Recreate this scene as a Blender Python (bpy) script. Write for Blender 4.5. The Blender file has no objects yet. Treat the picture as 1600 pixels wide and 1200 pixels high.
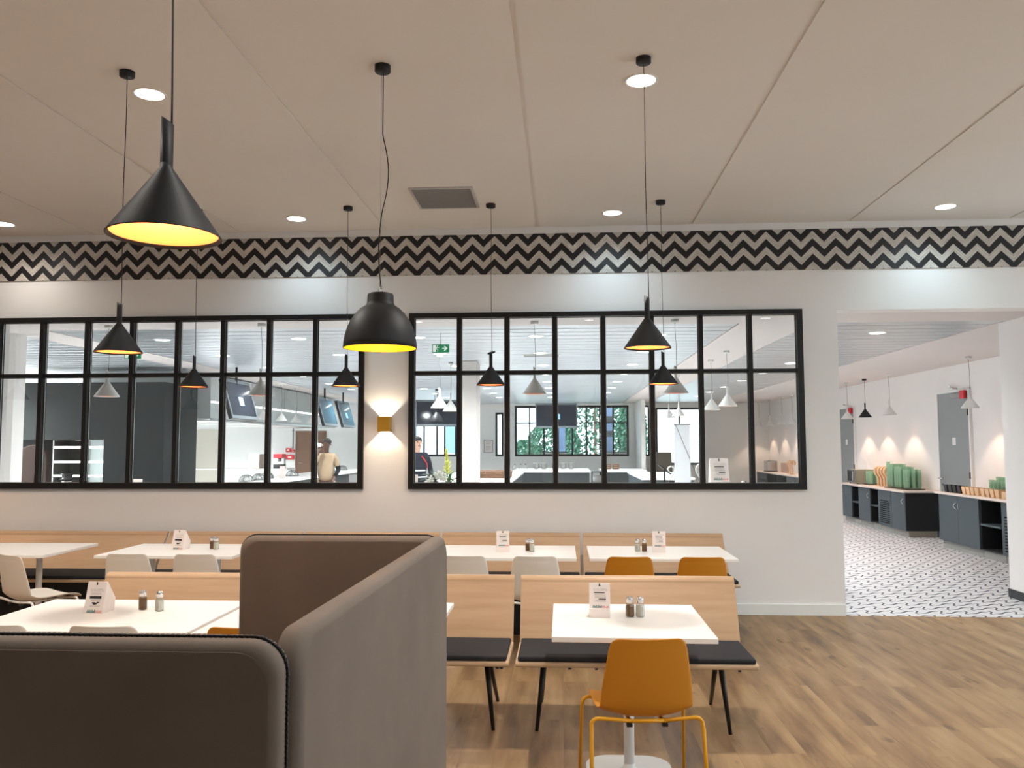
import bpy, bmesh, math, random
from mathutils import Vector, Matrix
random.seed(7)
PI = math.pi
SC = bpy.context.scene
COL = SC.collection
# ------------------------------------------------------------------ camera
CAM_H = 1.61
cd = bpy.data.cameras.new('camera'); cam = bpy.data.objects.new('camera', cd); COL.objects.link(cam)
cd.sensor_fit = 'HORIZONTAL'; cd.sensor_width = 36.0; cd.lens = 36.0*1300/1600
cd.clip_start = 0.05; cd.clip_end = 300
cam.rotation_mode = 'XYZ'
_yaw, _pit, _rol = math.radians(3.4222), math.radians(4.134), math.radians(-0.128)
_f = Vector((-math.sin(_yaw)*math.cos(_pit), math.cos(_yaw)*math.cos(_pit), math.sin(_pit)))
_r0 = Vector((math.cos(_yaw), math.sin(_yaw), 0)); _u0 = _r0.cross(_f)
_r = _r0*math.cos(_rol)+_u0*math.sin(_rol); _u = -_r0*math.sin(_rol)+_u0*math.cos(_rol)
cam.matrix_world = Matrix(((_r.x, _u.x, -_f.x, 0), (_r.y, _u.y, -_f.y, 0), (_r.z, _u.z, -_f.z, CAM_H), (0, 0, 0, 1)))
SC.camera = cam
# ------------------------------------------------------------------ world, exposure
SC.view_settings.view_transform = 'Standard'; SC.view_settings.look = 'None'
SC.view_settings.gamma = 1.0; SC.view_settings.use_curve_mapping = False
SC.view_settings.exposure = 0.0
W = bpy.data.worlds.new('world'); SC.world = W; W.use_nodes = True
bg = W.node_tree.nodes['Background']; bg.inputs[0].default_value = (0.76, 0.90, 1.0, 1); bg.inputs[1].default_value = 6.5
SPOT_W = 250.0       # main hall downlights
SPOT_B = 230.0       # servery downlights
PEND_W = 14.0        # pendant bulbs
# ------------------------------------------------------------------ helpers
def lin(c):
    return tuple(((v/255)/12.92 if v/255 <= 0.04045 else ((v/255+0.055)/1.055)**2.4) for v in c)
def mat(name, c, rough=0.5, metal=0.0, spec=0.5, emit=None, es=0.0, alpha=1.0, coat=0.0):
    m = bpy.data.materials.new(name); m.use_nodes = True
    b = m.node_tree.nodes['Principled BSDF']
    b.inputs['Base Color'].default_value = (*lin(c), 1); b.inputs['Roughness'].default_value = rough
    b.inputs['Metallic'].default_value = metal; b.inputs['Specular IOR Level'].default_value = spec
    b.inputs['Alpha'].default_value = alpha; b.inputs['Coat Weight'].default_value = coat
    if emit: b.inputs['Emission Color'].default_value = (*lin(emit), 1); b.inputs['Emission Strength'].default_value = es
    return m
class NT:
    def __init__(s, m): s.m = m; s.t = m.node_tree; s.n = s.t.nodes; s.l = s.t.links; s.b = s.n['Principled BSDF']
    def node(s, typ, **kw):
        n = s.n.new(typ)
        for k, v in kw.items(): setattr(n, k, v)
        return n
    def inp(s, sock, v):
        if isinstance(v, (int, float, tuple, list)): sock.default_value = v
        else: s.l.new(v, sock)
    def math(s, op, a, b=0.0, c=None):
        n = s.node('ShaderNodeMath', operation=op); s.inp(n.inputs[0], a); s.inp(n.inputs[1], b)
        if c is not None: s.inp(n.inputs[2], c)
        return n.outputs[0]
    def mix(s, f, a, b, mode='MIX'):
        n = s.node('ShaderNodeMix', data_type='RGBA', blend_type=mode)
        s.inp(n.inputs[0], f); s.inp(n.inputs[6], a); s.inp(n.inputs[7], b); return n.outputs[2]
    def pos(s): return s.node('ShaderNodeNewGeometry').outputs['Position']
    def obj(s): return s.node('ShaderNodeTexCoord').outputs['Object']
    def sep(s, v):
        n = s.node('ShaderNodeSeparateXYZ'); s.l.new(v, n.inputs[0]); return n.outputs
    def comb(s, x, y, z=0.0):
        n = s.node('ShaderNodeCombineXYZ'); s.inp(n.inputs[0], x); s.inp(n.inputs[1], y); s.inp(n.inputs[2], z); return n.outputs[0]
    def noise(s, v, scale, detail=4, rough=0.55):
        n = s.node('ShaderNodeTexNoise'); s.l.new(v, n.inputs['Vector']); n.inputs['Scale'].default_value = scale
        n.inputs['Detail'].default_value = detail; n.inputs['Roughness'].default_value = rough; return n.outputs['Fac']
    def ramp(s, f, stops):
        n = s.node('ShaderNodeValToRGB'); s.l.new(f, n.inputs[0]); e = n.color_ramp.elements
        while len(e) < len(stops): e.new(0.5)
        for i, (p, c) in enumerate(stops): e[i].position = p; e[i].color = (*c, 1) if len(c) == 3 else c
        return n.outputs[0]
    def bump(s, hgt, strength=0.2, dist=0.01):
        n = s.node('ShaderNodeBump'); n.inputs['Strength'].default_value = strength; n.inputs['Distance'].default_value = dist
        s.l.new(hgt, n.inputs['Height']); s.l.new(n.outputs[0], s.b.inputs['Normal'])
    def color(s, v): s.l.new(v, s.b.inputs['Base Color'])
def paint(name, c, rough=0.7, var=0.03, bump=0.05, scale=60):
    m = mat(name, c, rough, spec=0.3); t = NT(m); p = t.pos(); n = t.noise(p, 1.3, 3)
    c0 = tuple(v*(1-var) for v in lin(c)); c1 = tuple(min(1, v*(1+var)) for v in lin(c))
    t.color(t.ramp(n, [(0.3, c0), (0.7, c1)])); t.bump(t.noise(p, scale, 2), bump, 0.002); return m
def fabric(name, c, rough=0.85, scale=900, bump=0.25):
    m = mat(name, c, rough, spec=0.25); t = NT(m); p = t.obj(); n = t.noise(p, scale, 2); n2 = t.noise(p, 5, 3)
    c0 = tuple(v*0.9 for v in lin(c)); c1 = tuple(v*1.08 for v in lin(c))
    t.color(t.ramp(n2, [(0.3, c0), (0.7, c1)])); t.bump(n, bump, 0.001)
    return m
def plastic(name, c, rough=0.45, spec=0.4):
    m = mat(name, c, rough, spec=spec); t = NT(m); t.bump(t.noise(t.obj(), 700, 1), 0.06, 0.0006); return m
def thin_glass(name, tint=(1, 1, 1), refl=1.0, alpha_mix=0.0):
    m = bpy.data.materials.new(name); m.use_nodes = True; t = m.node_tree; t.nodes.clear()
    o = t.nodes.new('ShaderNodeOutputMaterial'); tr = t.nodes.new('ShaderNodeBsdfTransparent'); gl = t.nodes.new('ShaderNodeBsdfGlossy')
    fr = t.nodes.new('ShaderNodeFresnel'); mx = t.nodes.new('ShaderNodeMixShader'); mu = t.nodes.new('ShaderNodeMath')
    tr.inputs[0].default_value = (*tint, 1); gl.inputs['Roughness'].default_value = 0.0; fr.inputs[0].default_value = 1.5
    mu.operation = 'MULTIPLY_ADD'; mu.inputs[1].default_value = refl; mu.inputs[2].default_value = alpha_mix
    t.links.new(fr.outputs[0], mu.inputs[0]); t.links.new(mu.outputs[0], mx.inputs[0])
    t.links.new(tr.outputs[0], mx.inputs[1]); t.links.new(gl.outputs[0], mx.inputs[2]); t.links.new(mx.outputs[0], o.inputs[0]); return m

class MB:
    """collects shapes into one bmesh"""
    def __init__(s): s.bm = bmesh.new()
    def _add(s, r, M=None, smooth=False, mi=0):
        vs = r
        if M is not None: bmesh.ops.transform(s.bm, matrix=M, verts=vs)
        fs = set(f for v in vs for f in v.link_faces)
        for f in fs: f.smooth = smooth; f.material_index = mi
        return vs
    def box(s, x0, x1, y0, y1, z0, z1, M=None, bev=0.0, seg=2, mi=0):
        vs = bmesh.ops.create_cube(s.bm, size=1.0)['verts']
        T = Matrix.Translation(((x0+x1)/2, (y0+y1)/2, (z0+z1)/2)) @ Matrix.Diagonal((abs(x1-x0), abs(y1-y0), abs(z1-z0), 1))
        bmesh.ops.transform(s.bm, matrix=T, verts=vs)
        if bev > 0:
            es = list(set(e for v in vs for e in v.link_edges))
            r = bmesh.ops.bevel(s.bm, geom=es, offset=bev, segments=seg, affect='EDGES', profile=0.5)
            vs = list(set(v for f in r['faces'] for v in f.verts) | set(v for v in vs if v.is_valid))
            extra = set()
            for v in vs:
                for f in v.link_faces: extra.update(f.verts)
            vs = list(extra)
        s._add(vs, M, False, mi); return s
    def cyl(s, p0, p1, r0, r1=None, seg=16, cap=True, smooth=True, mi=0):
        p0 = Vector(p0); p1 = Vector(p1); r1 = r0 if r1 is None else r1; d = p1-p0
        vs = bmesh.ops.create_cone(s.bm, cap_ends=cap, cap_tris=False, segments=seg, radius1=r0, radius2=r1, depth=d.length)['verts']
        M = Matrix.Translation((p0+p1)/2) @ d.to_track_quat('Z', 'Y').to_matrix().to_4x4()
        s._add(vs, M, smooth, mi)
        for f in set(f for v in vs for f in v.link_faces):
            if len(f.verts) > 4: f.smooth = False
        return s
    def lathe(s, prof, seg=32, M=None, close=False, smooth=True, mi=0):
        rings = []
        for r, z in prof:
            if r < 1e-6: rings.append([s.bm.verts.new((0, 0, z))])
            else: rings.append([s.bm.verts.new((r*math.cos(2*PI*i/seg), r*math.sin(2*PI*i/seg), z)) for i in range(seg)])
        n = len(rings)
        for k in range(n if close else n-1):
            a = rings[k]; b = rings[(k+1) % n]
            for i in range(seg):
                j = (i+1) % seg
                if len(a) == 1 and len(b) == 1: continue
                if len(a) == 1: s.bm.faces.new((a[0], b[j], b[i]))
                elif len(b) == 1: s.bm.faces.new((a[i], a[j], b[0]))
                else: s.bm.faces.new((a[i], a[j], b[j], b[i]))
        vs = [v for R in rings for v in R]; s._add(vs, M, smooth, mi); return s
    def tube(s, pts, r, seg=8, closed=False, smooth=True, mi=0):
        pts = [Vector(p) for p in pts]; n = len(pts); rings = []; up = None
        rr = r if isinstance(r, (list, tuple)) else [r]*n
        for i, p in enumerate(pts):
            if closed: d = (pts[(i+1) % n]-pts[i-1])
            else: d = (pts[min(i+1, n-1)]-pts[max(i-1, 0)])
            d.normalize()
            if up is None: up = Vector((0, 0, 1)) if abs(d.z) < 0.9 else Vector((1, 0, 0))
            a = d.cross(up); 
            if a.length < 1e-4: a = d.cross(Vector((0, 1, 0)))
            a.normalize(); b = a.cross(d).normalized(); up = b
            rings.append([s.bm.verts.new(p+a*rr[i]*math.cos(2*PI*k/seg)+b*rr[i]*math.sin(2*PI*k/seg)) for k in range(seg)])
        for i in range(n if closed else n-1):
            A = rings[i]; B = rings[(i+1) % n]
            for k in range(seg): s.bm.faces.new((A[k], A[(k+1) % seg], B[(k+1) % seg], B[k]))
        if not closed: s.bm.faces.new(rings[0][::-1]); s.bm.faces.new(rings[-1])
        s._add([v for R in rings for v in R], None, smooth, mi); return s
    def prism(s, poly, a0, a1, axis='x', M=None, mi=0, smooth=False):
        """poly = 2D points in the plane perpendicular to axis"""
        def P(u, v, a): return {'x': (a, u, v), 'y': (u, a, v), 'z': (u, v, a)}[axis]
        A = [s.bm.verts.new(P(u, v, a0)) for u, v in poly]; B = [s.bm.verts.new(P(u, v, a1)) for u, v in poly]; n = len(poly)
        s.bm.faces.new(A[::-1]); s.bm.faces.new(B)
        for i in range(n): s.bm.faces.new((A[i], A[(i+1) % n], B[(i+1) % n], B[i]))
        s._add(A+B, M, smooth, mi); return s
    def quad(s, pts, mi=0):
        vs = [s.bm.verts.new(p) for p in pts]; f = s.bm.faces.new(vs); f.material_index = mi; return s
    def sphere(s, c, r, sx=1, sy=1, sz=1, sub=2, M=None, mi=0):
        vs = bmesh.ops.create_icosphere(s.bm, subdivisions=sub, radius=r)['verts']
        T = Matrix.Translation(c) @ Matrix.Diagonal((sx, sy, sz, 1))
        s._add(vs, (M @ T) if M else T, True, mi); return s
    def build(s, name, mats, parent=None, fix=True):
        if fix: bmesh.ops.recalc_face_normals(s.bm, faces=s.bm.faces)
        me = bpy.data.meshes.new(name); s.bm.to_mesh(me); s.bm.free()
        for m in (mats if isinstance(mats, (list, tuple)) else [mats]): me.materials.append(m)
        o = bpy.data.objects.new(name, me); COL.objects.link(o)
        if parent: o.parent = parent
        return o
def tag(o, label=None, cat=None, group=None, kind=None):
    if label: o['label'] = label
    if cat: o['category'] = cat
    if group: o['group'] = group
    if kind: o['kind'] = kind
    return o
def thing(name, label, cat, loc=(0, 0, 0), rz=0.0, group=None):
    o = bpy.data.objects.new(name, None); COL.objects.link(o); o.empty_display_size = 0.05
    o.location = loc; o.rotation_euler = (0, 0, rz); return tag(o, label, cat, group)
def struct(o): o['kind'] = 'structure'; return o
def kids(o): return [c for c in bpy.data.objects if c.parent == o]
def dup(root, loc=None, rz=None, label=None, group=None):
    r = root.copy(); COL.objects.link(r)
    if loc is not None: r.location = loc
    if rz is not None: r.rotation_euler = (0, 0, rz)
    if label: r['label'] = label
    if group: r['group'] = group
    for ch in kids(root):
        c = ch.copy(); COL.objects.link(c); c.parent = r
        for g in kids(ch):
            d = g.copy(); COL.objects.link(d); d.parent = c
    return r
def bevelmod(o, w=0.004, seg=2, ang=40):
    m = o.modifiers.new('bevel', 'BEVEL'); m.width = w; m.segments = seg; m.limit_method = 'ANGLE'; m.angle_limit = math.radians(ang); return o
def light(name, typ, loc, power, color=(1, 1, 1), parent=None, size=0.05, spot=None, blend=0.5, rot=None):
    d = bpy.data.lights.new(name, typ); d.energy = power; d.color = color
    if typ in ('POINT', 'SPOT'): d.shadow_soft_size = size
    if typ == 'SPOT': d.spot_size = math.radians(spot); d.spot_blend = blend
    o = bpy.data.objects.new(name, d); COL.objects.link(o); o.location = loc
    if rot: o.rotation_euler = rot
    if parent: o.parent = parent
    return o
def arc(cx, cy, r, a0, a1, n=6): return [(cx+r*math.cos(a0+(a1-a0)*i/n), cy+r*math.sin(a0+(a1-a0)*i/n)) for i in range(n+1)]
def rrect(x0, x1, y0, y1, r, n=5):
    return arc(x1-r, y1-r, r, 0, PI/2, n)+arc(x0+r, y1-r, r, PI/2, PI, n)+arc(x0+r, y0+r, r, PI, 1.5*PI, n)+arc(x1-r, y0+r, r, 1.5*PI, 2*PI, n)
# ------------------------------------------------------------------ materials
m_wall = paint('wall_paint', (234, 231, 228), 0.75, 0.015)
m_ceil = paint('ceiling_paint', (232, 228, 223), 0.85, 0.012, 0.03)
m_white = paint('white_paint', (232, 232, 228), 0.5, 0.01, 0.02)
m_black = plastic('black_metal', (22, 22, 24), 0.42)
m_frame = plastic('black_window_frame', (20, 19, 20), 0.38)
m_shade = plastic('matt_black_shade', (30, 31, 34), 0.55, 0.35)
m_whiteshade = plastic('white_shade', (225, 225, 222), 0.45)
m_gold = mat('gold_lining', (192, 98, 50), 0.45, 0.0)
m_yel_lin = mat('yellow_lining', (205, 160, 0), 0.5, 0.0)
m_bulb = mat('bulb', (255, 240, 200), 0.4, emit=(255, 205, 120), es=14)
m_table = plastic('white_laminate', (240, 238, 234), 0.32, 0.5)
m_tedge = plastic('table_edge', (205, 200, 192), 0.4)
m_base = plastic('white_powder_coat', (226, 226, 224), 0.4)
m_mustard = plastic('mustard_plastic', (190, 124, 28), 0.42)
m_mustmetal = plastic('mustard_tube', (212, 150, 20), 0.35)
m_wplastic = plastic('white_plastic', (222, 217, 208), 0.42)
m_pad = fabric('black_pad', (44, 44, 48), 0.8)
m_screen = fabric('taupe_upholstery', (116, 104, 94), 0.72, 1200, 0.2)
m_zip = plastic('black_zip', (16, 16, 18), 0.5)
m_leg = plastic('black_leg', (28, 27, 27), 0.4)
m_steel = mat('steel', (190, 190, 188), 0.25, 1.0)
m_chrome = mat('chrome', (225, 225, 228), 0.12, 1.0)
m_brass = mat('brass', (205, 160, 60), 0.32, 0.75)
m_led = mat('downlight_diffuser', (255, 255, 255), 0.4, emit=(255, 252, 246), es=9)
m_glass = thin_glass('window_glass', (0.97, 0.985, 0.98), 1.0)
m_bottle = thin_glass('bottle_glass', (0.97, 0.98, 0.97), 0.8, 0.0)
m_pepper = paint('ground_pepper', (150, 112, 78), 0.9, 0.35, 0.4, 900)
m_salt = paint('salt', (240, 236, 224), 0.9, 0.05, 0.3, 900)
m_card = mat('pink_white_card', (238, 226, 220), 0.6)
m_ink = mat('black_ink', (26, 24, 24), 0.6)
m_greyink = mat('grey_ink', (158, 150, 146), 0.6)
m_teal = mat('sea_green_print', (112, 140, 136), 0.6)
m_pink = mat('pink_print', (226, 170, 164), 0.6)
m_anth = plastic('anthracite_laminate', (62, 72, 78), 0.5)
m_anthdark = plastic('black_laminate', (22, 24, 26), 0.6)
m_top = plastic('pale_worktop', (222, 208, 200), 0.35)
m_whitetop = plastic('white_worktop', (238, 238, 236), 0.25)
m_doorgrey = plastic('grey_door', (140, 144, 144), 0.5)
m_doorbeige = plastic('beige_door', (196, 190, 176), 0.5)
m_green = mat('exit_green', (0, 130, 80), 0.5, emit=(0, 130, 80), es=0.35)
m_signwhite = mat('sign_white', (240, 245, 240), 0.5, emit=(240, 245, 240), es=0.4)
m_red = plastic('red_plastic', (200, 30, 40), 0.4)
m_dark = plastic('dark_panel', (48, 52, 54), 0.55)
m_skin = mat('skin', (84, 54, 42), 0.5); m_hair = mat('hair', (28, 24, 24), 0.8)
m_khaki = fabric('khaki_cloth', (162, 140, 116), 0.9); m_blackcloth = fabric('black_cloth', (24, 24, 28), 0.9)
m_navy = fabric('navy_cloth', (34, 38, 48), 0.9); m_reflect = mat('reflective_tape', (190, 196, 196), 0.4)
m_leaf = mat('leaf_green', (60, 110, 44), 0.55); m_leafd = mat('dark_leaf', (36, 66, 30), 0.5)
m_petal = mat('white_petal', (245, 243, 236), 0.6); m_petaly = mat('yellow_green_petal', (214, 214, 96), 0.6)
m_hedge = mat('hedge_leaf', (62, 108, 84), 0.6)
m_wooditem = mat('light_wood', (212, 176, 136), 0.5)
m_walnut = mat('brown_wood', (110, 78, 56), 0.5)
m_tvbez = plastic('grey_bezel', (96, 104, 108), 0.4)
m_grille = plastic('grille_grey', (150, 148, 146), 0.5)

def mk_veneer():
    m = mat('ash_veneer', (205, 168, 126), 0.42, spec=0.4); t = NT(m); s = t.sep(t.obj())
    v = t.comb(t.math('MULTIPLY', s[0], 0.9), t.math('MULTIPLY', s[1], 7), t.math('MULTIPLY', s[2], 11))
    n = t.noise(v, 2.0, 7, 0.6); v2 = t.comb(t.math('MULTIPLY', s[0], 3), t.math('MULTIPLY', s[1], 60), t.math('MULTIPLY', s[2], 90)); n2 = t.noise(v2, 2.0, 3)
    c = t.ramp(n, [(0.25, lin((176, 144, 112))), (0.5, lin((187, 156, 124))), (0.75, lin((194, 164, 132)))])
    t.color(t.mix(t.math('MULTIPLY', n2, 0.22), c, (*lin((156, 116, 84)), 1))); t.bump(n2, 0.05, 0.001); return m
m_veneer = mk_veneer()
m_edge = mat('pale_ply_edge', (206, 178, 146), 0.5)
def mk_floor():
    m = mat('oak_plank_floor', (180, 145, 110), 0.42, spec=0.35); t = NT(m); s = t.sep(t.pos())
    vec = t.comb(s[1], s[0])
    br = t.node('ShaderNodeTexBrick'); br.offset = 0.37; br.offset_frequency = 2; t.l.new(vec, br.inputs['Vector'])
    for k, v in (('Scale', 1.0), ('Mortar Size', 0.0008), ('Mortar Smooth', 0.1), ('Brick Width', 1.25), ('Row Height', 0.18), ('Bias', 0.0)): br.inputs[k].default_value = v
    br.inputs['Color1'].default_value = (0, 0, 0, 1); br.inputs['Color2'].default_value = (1, 1, 1, 1); br.inputs['Mortar'].default_value = (0.4, 0.4, 0.4, 1)
    rnd = t.sep(br.outputs['Color'])[0]
    v1 = t.comb(t.math('MULTIPLY', s[0], 8.5), t.math('ADD', t.math('MULTIPLY', s[1], 1.1), t.math('MULTIPLY', rnd, 37)), t.math('MULTIPLY', rnd, 13))
    n1 = t.noise(v1, 1.0, 6, 0.58)
    v2 = t.comb(t.math('MULTIPLY', s[0], 60), t.math('MULTIPLY', s[1], 3), rnd); n2 = t.noise(v2, 1.0, 4, 0.6)
    v3 = t.comb(t.math('MULTIPLY', s[0], 8), t.math('MULTIPLY', s[1], 2.6), t.math('MULTIPLY', rnd, 5)); n3 = t.noise(v3, 1.5, 2, 0.5)
    base = t.ramp(n1, [(0.30, lin((104, 80, 54))), (0.44, lin((146, 115, 80))), (0.56, lin((166, 135, 97))), (0.72, lin((184, 154, 116)))])
    c = t.mix(t.math('MULTIPLY', rnd, 0.28), base, (*lin((124, 98, 72)), 1))
    c = t.mix(t.math('MULTIPLY', n2, 0.22), c, (*lin((86, 64, 46)), 1))
    k = t.ramp(n3, [(0.66, (0, 0, 0)), (0.76, (1, 1, 1))]); c = t.mix(t.math('MULTIPLY', k, 0.55), c, (*lin((66, 50, 40)), 1))
    c = t.mix(t.math('MULTIPLY', br.outputs['Fac'], 0.45), c, (*lin((74, 58, 44)), 1))
    t.color(c); t.bump(n2, 0.04, 0.001); t.inp(t.b.inputs['Roughness'], t.math('MULTIPLY_ADD', n1, 0.2, 0.36)); return m
def mk_tiles():
    m = mat('patterned_floor_tiles', (225, 225, 225), 0.4); t = NT(m); s = t.sep(t.pos()); P = 0.20
    def fr(v): return t.math('FRACT', v)
    row = t.math('FLOOR', t.math('DIVIDE', s[1], P))
    u = fr(t.math('ADD', t.math('DIVIDE', s[0], P*1.15), t.math('MULTIPLY', row, 0.35))); v = fr(t.math('DIVIDE', s[1], P))
    # an S shaped stroke across the tile, thick in the middle and thin at both hooked ends
    uc = t.math('SUBTRACT', u, 0.5)
    w = t.math('MULTIPLY', t.math('SINE', t.math('MULTIPLY', uc, 2*PI)), 0.16)
    w = t.math('ADD', w, t.math('MULTIPLY', uc, 0.25))
    d = t.math('ABSOLUTE', t.math('SUBTRACT', t.math('SUBTRACT', v, 0.5), w))
    th = t.math('MULTIPLY_ADD', t.math('COSINE', t.math('MULTIPLY', uc, PI)), 0.085, 0.005)
    a = t.math('MULTIPLY', t.math('LESS_THAN', d, th), t.math('LESS_THAN', t.math('ABSOLUTE', uc), 0.44))
    # hooked upright stroke joining neighbouring rows
    vc = t.math('SUBTRACT', v, 0.5)
    u2 = t.math('SUBTRACT', fr(t.math('ADD', u, 0.5)), 0.5)
    d2 = t.math('ABSOLUTE', t.math('SUBTRACT', u2, t.math('MULTIPLY', t.math('SINE', t.math('MULTIPLY', vc, 2*PI)), 0.10)))
    b = t.math('MULTIPLY', t.math('LESS_THAN', d2, 0.045), t.math('LESS_THAN', t.math('ABSOLUTE', vc), 0.42))
    f = t.math('MAXIMUM', a, b)
    t.color(t.mix(f, (*lin((206, 205, 206)), 1), (*lin((66, 70, 80)), 1))); return m
def mk_chevron():
    m = mat('chevron_boards', (200, 200, 195), 0.45, spec=0.4); t = NT(m); s = t.sep(t.pos()); PX = 0.2203; PZ = 0.15
    q = t.math('FRACT', t.math('ADD', t.math('DIVIDE', t.math('ADD', s[0], 5.72+0.11), PX), 0.0))
    dist = t.math('MULTIPLY', t.math('ABSOLUTE', t.math('SUBTRACT', q, 0.5)), PX)
    hgt = t.math('SUBTRACT', t.math('ADD', s[2], dist), 3.29)
    k = t.math('FRACT', t.math('ADD', t.math('DIVIDE', hgt, PZ), 10.0))
    blk = t.math('GREATER_THAN', k, 0.5)
    g = t.math('FRACT', t.math('MULTIPLY', k, 6.0)); line = t.math('MULTIPLY', t.math('LESS_THAN', g, 0.12), 0.18)
    n = t.noise(t.comb(t.math('MULTIPLY', hgt, 60), t.math('MULTIPLY', s[0], 6), t.math('MULTIPLY', s[2], 6)), 2.0, 4)
    wc = t.ramp(n, [(0.3, lin((168, 160, 150))), (0.7, lin((214, 208, 200)))]); wc = t.mix(line, wc, (*lin((90, 84, 78)), 1))
    bc = t.ramp(n, [(0.3, lin((22, 20, 22))), (0.7, lin((36, 33, 34)))])
    t.color(t.mix(blk, wc, bc)); t.bump(n, 0.05, 0.001); return m
m_floor = mk_floor(); m_tiles = mk_tiles(); m_chev = mk_chevron()
m_metalceil = mat('metal_ceiling', (200, 204, 208), 0.3, 0.55)
m_plasterceil = paint('plaster_ceiling', (214, 206, 202), 0.85, 0.012, 0.03)

# ------------------------------------------------------------------ the setting
D = 8.10; CEIL = 3.745; B = 2.89; XR = 6.45; YF = 26.5; XK = -15.0
struct(MB().box(-9, 9, -5, D, -0.1, 0).build('floor', m_floor))
struct(MB().box(XK, XR, D, YF, -0.1, 0).build('floor', m_tiles))
mb = MB()
mb.box(-9, 9, -5, D+0.2, CEIL+0.011, CEIL+0.12)
xs = [-9.22+1.4985*i for i in range(14)]
for i in range(len(xs)-1):
    a = max(-9, xs[i]+0.0135); b_ = min(9, xs[i+1]-0.0135)
    if b_ > a: mb.box(a, b_, -5, D-0.03, CEIL, CEIL+0.011)
struct(mb.build('ceiling', m_ceil))
W1 = (-5.75, -1.945); W2 = (-1.5, 2.31); WZ = (1.175, 2.90); OP = (2.645, 4.68)
def wallpiece(mb, x0, x1, z0, z1, y0=D, y1=D+0.2): mb.box(x0, x1, y0, y1, z0, z1)
mb = MB()
wallpiece(mb, -9, W1[0], 0, WZ[1]); wallpiece(mb, W1[0], W1[1], 0, WZ[0]); wallpiece(mb, W1[1], W2[0], 0, WZ[1])
wallpiece(mb, W2[0], W2[1], 0, WZ[0]); wallpiece(mb, W2[1], OP[0], 0, WZ[1]); wallpiece(mb, -9, 9, WZ[1], CEIL+0.1)
mb.box(OP[0]-0.0, OP[1], D, D+0.2, B, WZ[1]); 
struct(mb.build('wall_back', m_wall))
struct(MB().box(OP[1], 9, D, 9.15, 0, WZ[1]).build('wall_back', m_wall))
struct(MB().box(-9, 9, D-0.012, D, 3.283, 3.683).build('trim_1', m_chev))
struct(bevelmod(MB().box(1.3, OP[0], D-0.016, D, 0, 0.105).build('baseboard_back', m_white), 0.003))
struct(bevelmod(MB().box(OP[1]-0.014, OP[1], D+0.02, 9.164, 0, 0.09).build('baseboard_right', m_dark), 0.003))
# side and rear walls of the hall, daylight openings on the right and behind
struct(MB().box(-9.2, -9, -5, D, 0, CEIL+0.1).build('wall_left', m_wall))
mb = MB(); mb.box(9, 9.2, -5, D, 0, 0.5); mb.box(9, 9.2, -5, D, 3.0, CEIL+0.1)
for y in (-5, -1.2, 2.6, 6.9): mb.box(9, 9.2, y, y+1.2, 0.5, 3.0)
struct(mb.build('wall_right', m_wall))
struct(MB().box(-9.2, 9.2, -5.2, -5, 0, CEIL+0.1).build('wall_front', m_wall))
for i, y in enumerate((-3.8, 0.0, 3.8)):
    w = 2.6 if i < 2 else 3.1
    fr = MB()
    fr.box(9.02, 9.08, y, y+w, 0.5, 0.56); fr.box(9.02, 9.08, y, y+w, 2.94, 3.0); fr.box(9.02, 9.08, y, y+0.06, 0.56, 2.94)
    fr.box(9.02, 9.08, y+w-0.06, y+w, 0.56, 2.94); fr.box(9.02, 9.08, y+w/2-0.03, y+w/2+0.03, 0.56, 2.94)
    w_ = struct(fr.build('window_%d' % (8+i), m_frame))
# servery walls and ceiling
FW = [(-4.75, -3.35, 1.22, 2.62), (-2.12, -1.86, 1.22, 2.62), (-1.5, 2.11, 1.22, 2.83), (2.42, 2.78, 1.22, 2.83), (2.95, 4.45, 0.95, 2.75)]
mb = MB(); px = XK
for (a, b_, z0, z1) in FW:
    mb.box(px, a, YF, YF+0.25, 0, B+0.1); mb.box(a, b_, YF, YF+0.25, 0, z0); mb.box(a, b_, YF, YF+0.25, z1, B+0.1); px = b_
mb.box(px, XR+0.2, YF, YF+0.25, 0, B+0.1)
struct(mb.build('wall_back', m_white))
struct(MB().box(XR, XR+0.2, 9.15, YF, 0, B+0.1).build('wall_right', m_wall))
struct(MB().box(XK-0.2, XK, D, YF, 0, B+0.1).build('wall_left', m_white))
struct(MB().box(-9, XK, D, D+0.2, 0, B+0.1).build('wall_front', m_white))
# plaster areas of the servery ceiling
mb = MB()
mb.box(XK, XR, D+0.2, 8.95, B, B+0.1); mb.box(1.9, 2.68, 8.95, YF, B, B+0.1); mb.box(-6.3, -5.77, 8.95, YF, B, B+0.1); mb.box(4.66, XR, 8.95, YF, B, B+0.1)
struct(mb.build('ceiling', m_plasterceil))
# metal plank areas
mb = MB()
for (a, b_) in ((XK, -6.3), (-5.77, 1.9), (2.68, 4.66)):
    mb.box(a, b_, 8.95, YF, B+0.03, B+0.1)
    y = 8.96
    while y < YF-0.05:
        mb.prism([(y, B+0.03), (y+0.012, B+0.006), (y+0.14, B+0.001), (y+0.268, B+0.006), (y+0.28, B+0.03)], a+0.012, b_-0.012, 'x'); y += 0.3
struct(mb.build('ceiling', m_metalceil))
struct(MB().box(-9.2, 9.2, -5.2, D+0.4, CEIL+0.12, CEIL+0.3).build('roof_slab', m_ceil))
struct(MB().box(XK-0.2, XR+0.2, D+0.2, YF+0.3, B+0.1, B+0.3).build('roof_slab', m_ceil))
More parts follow.
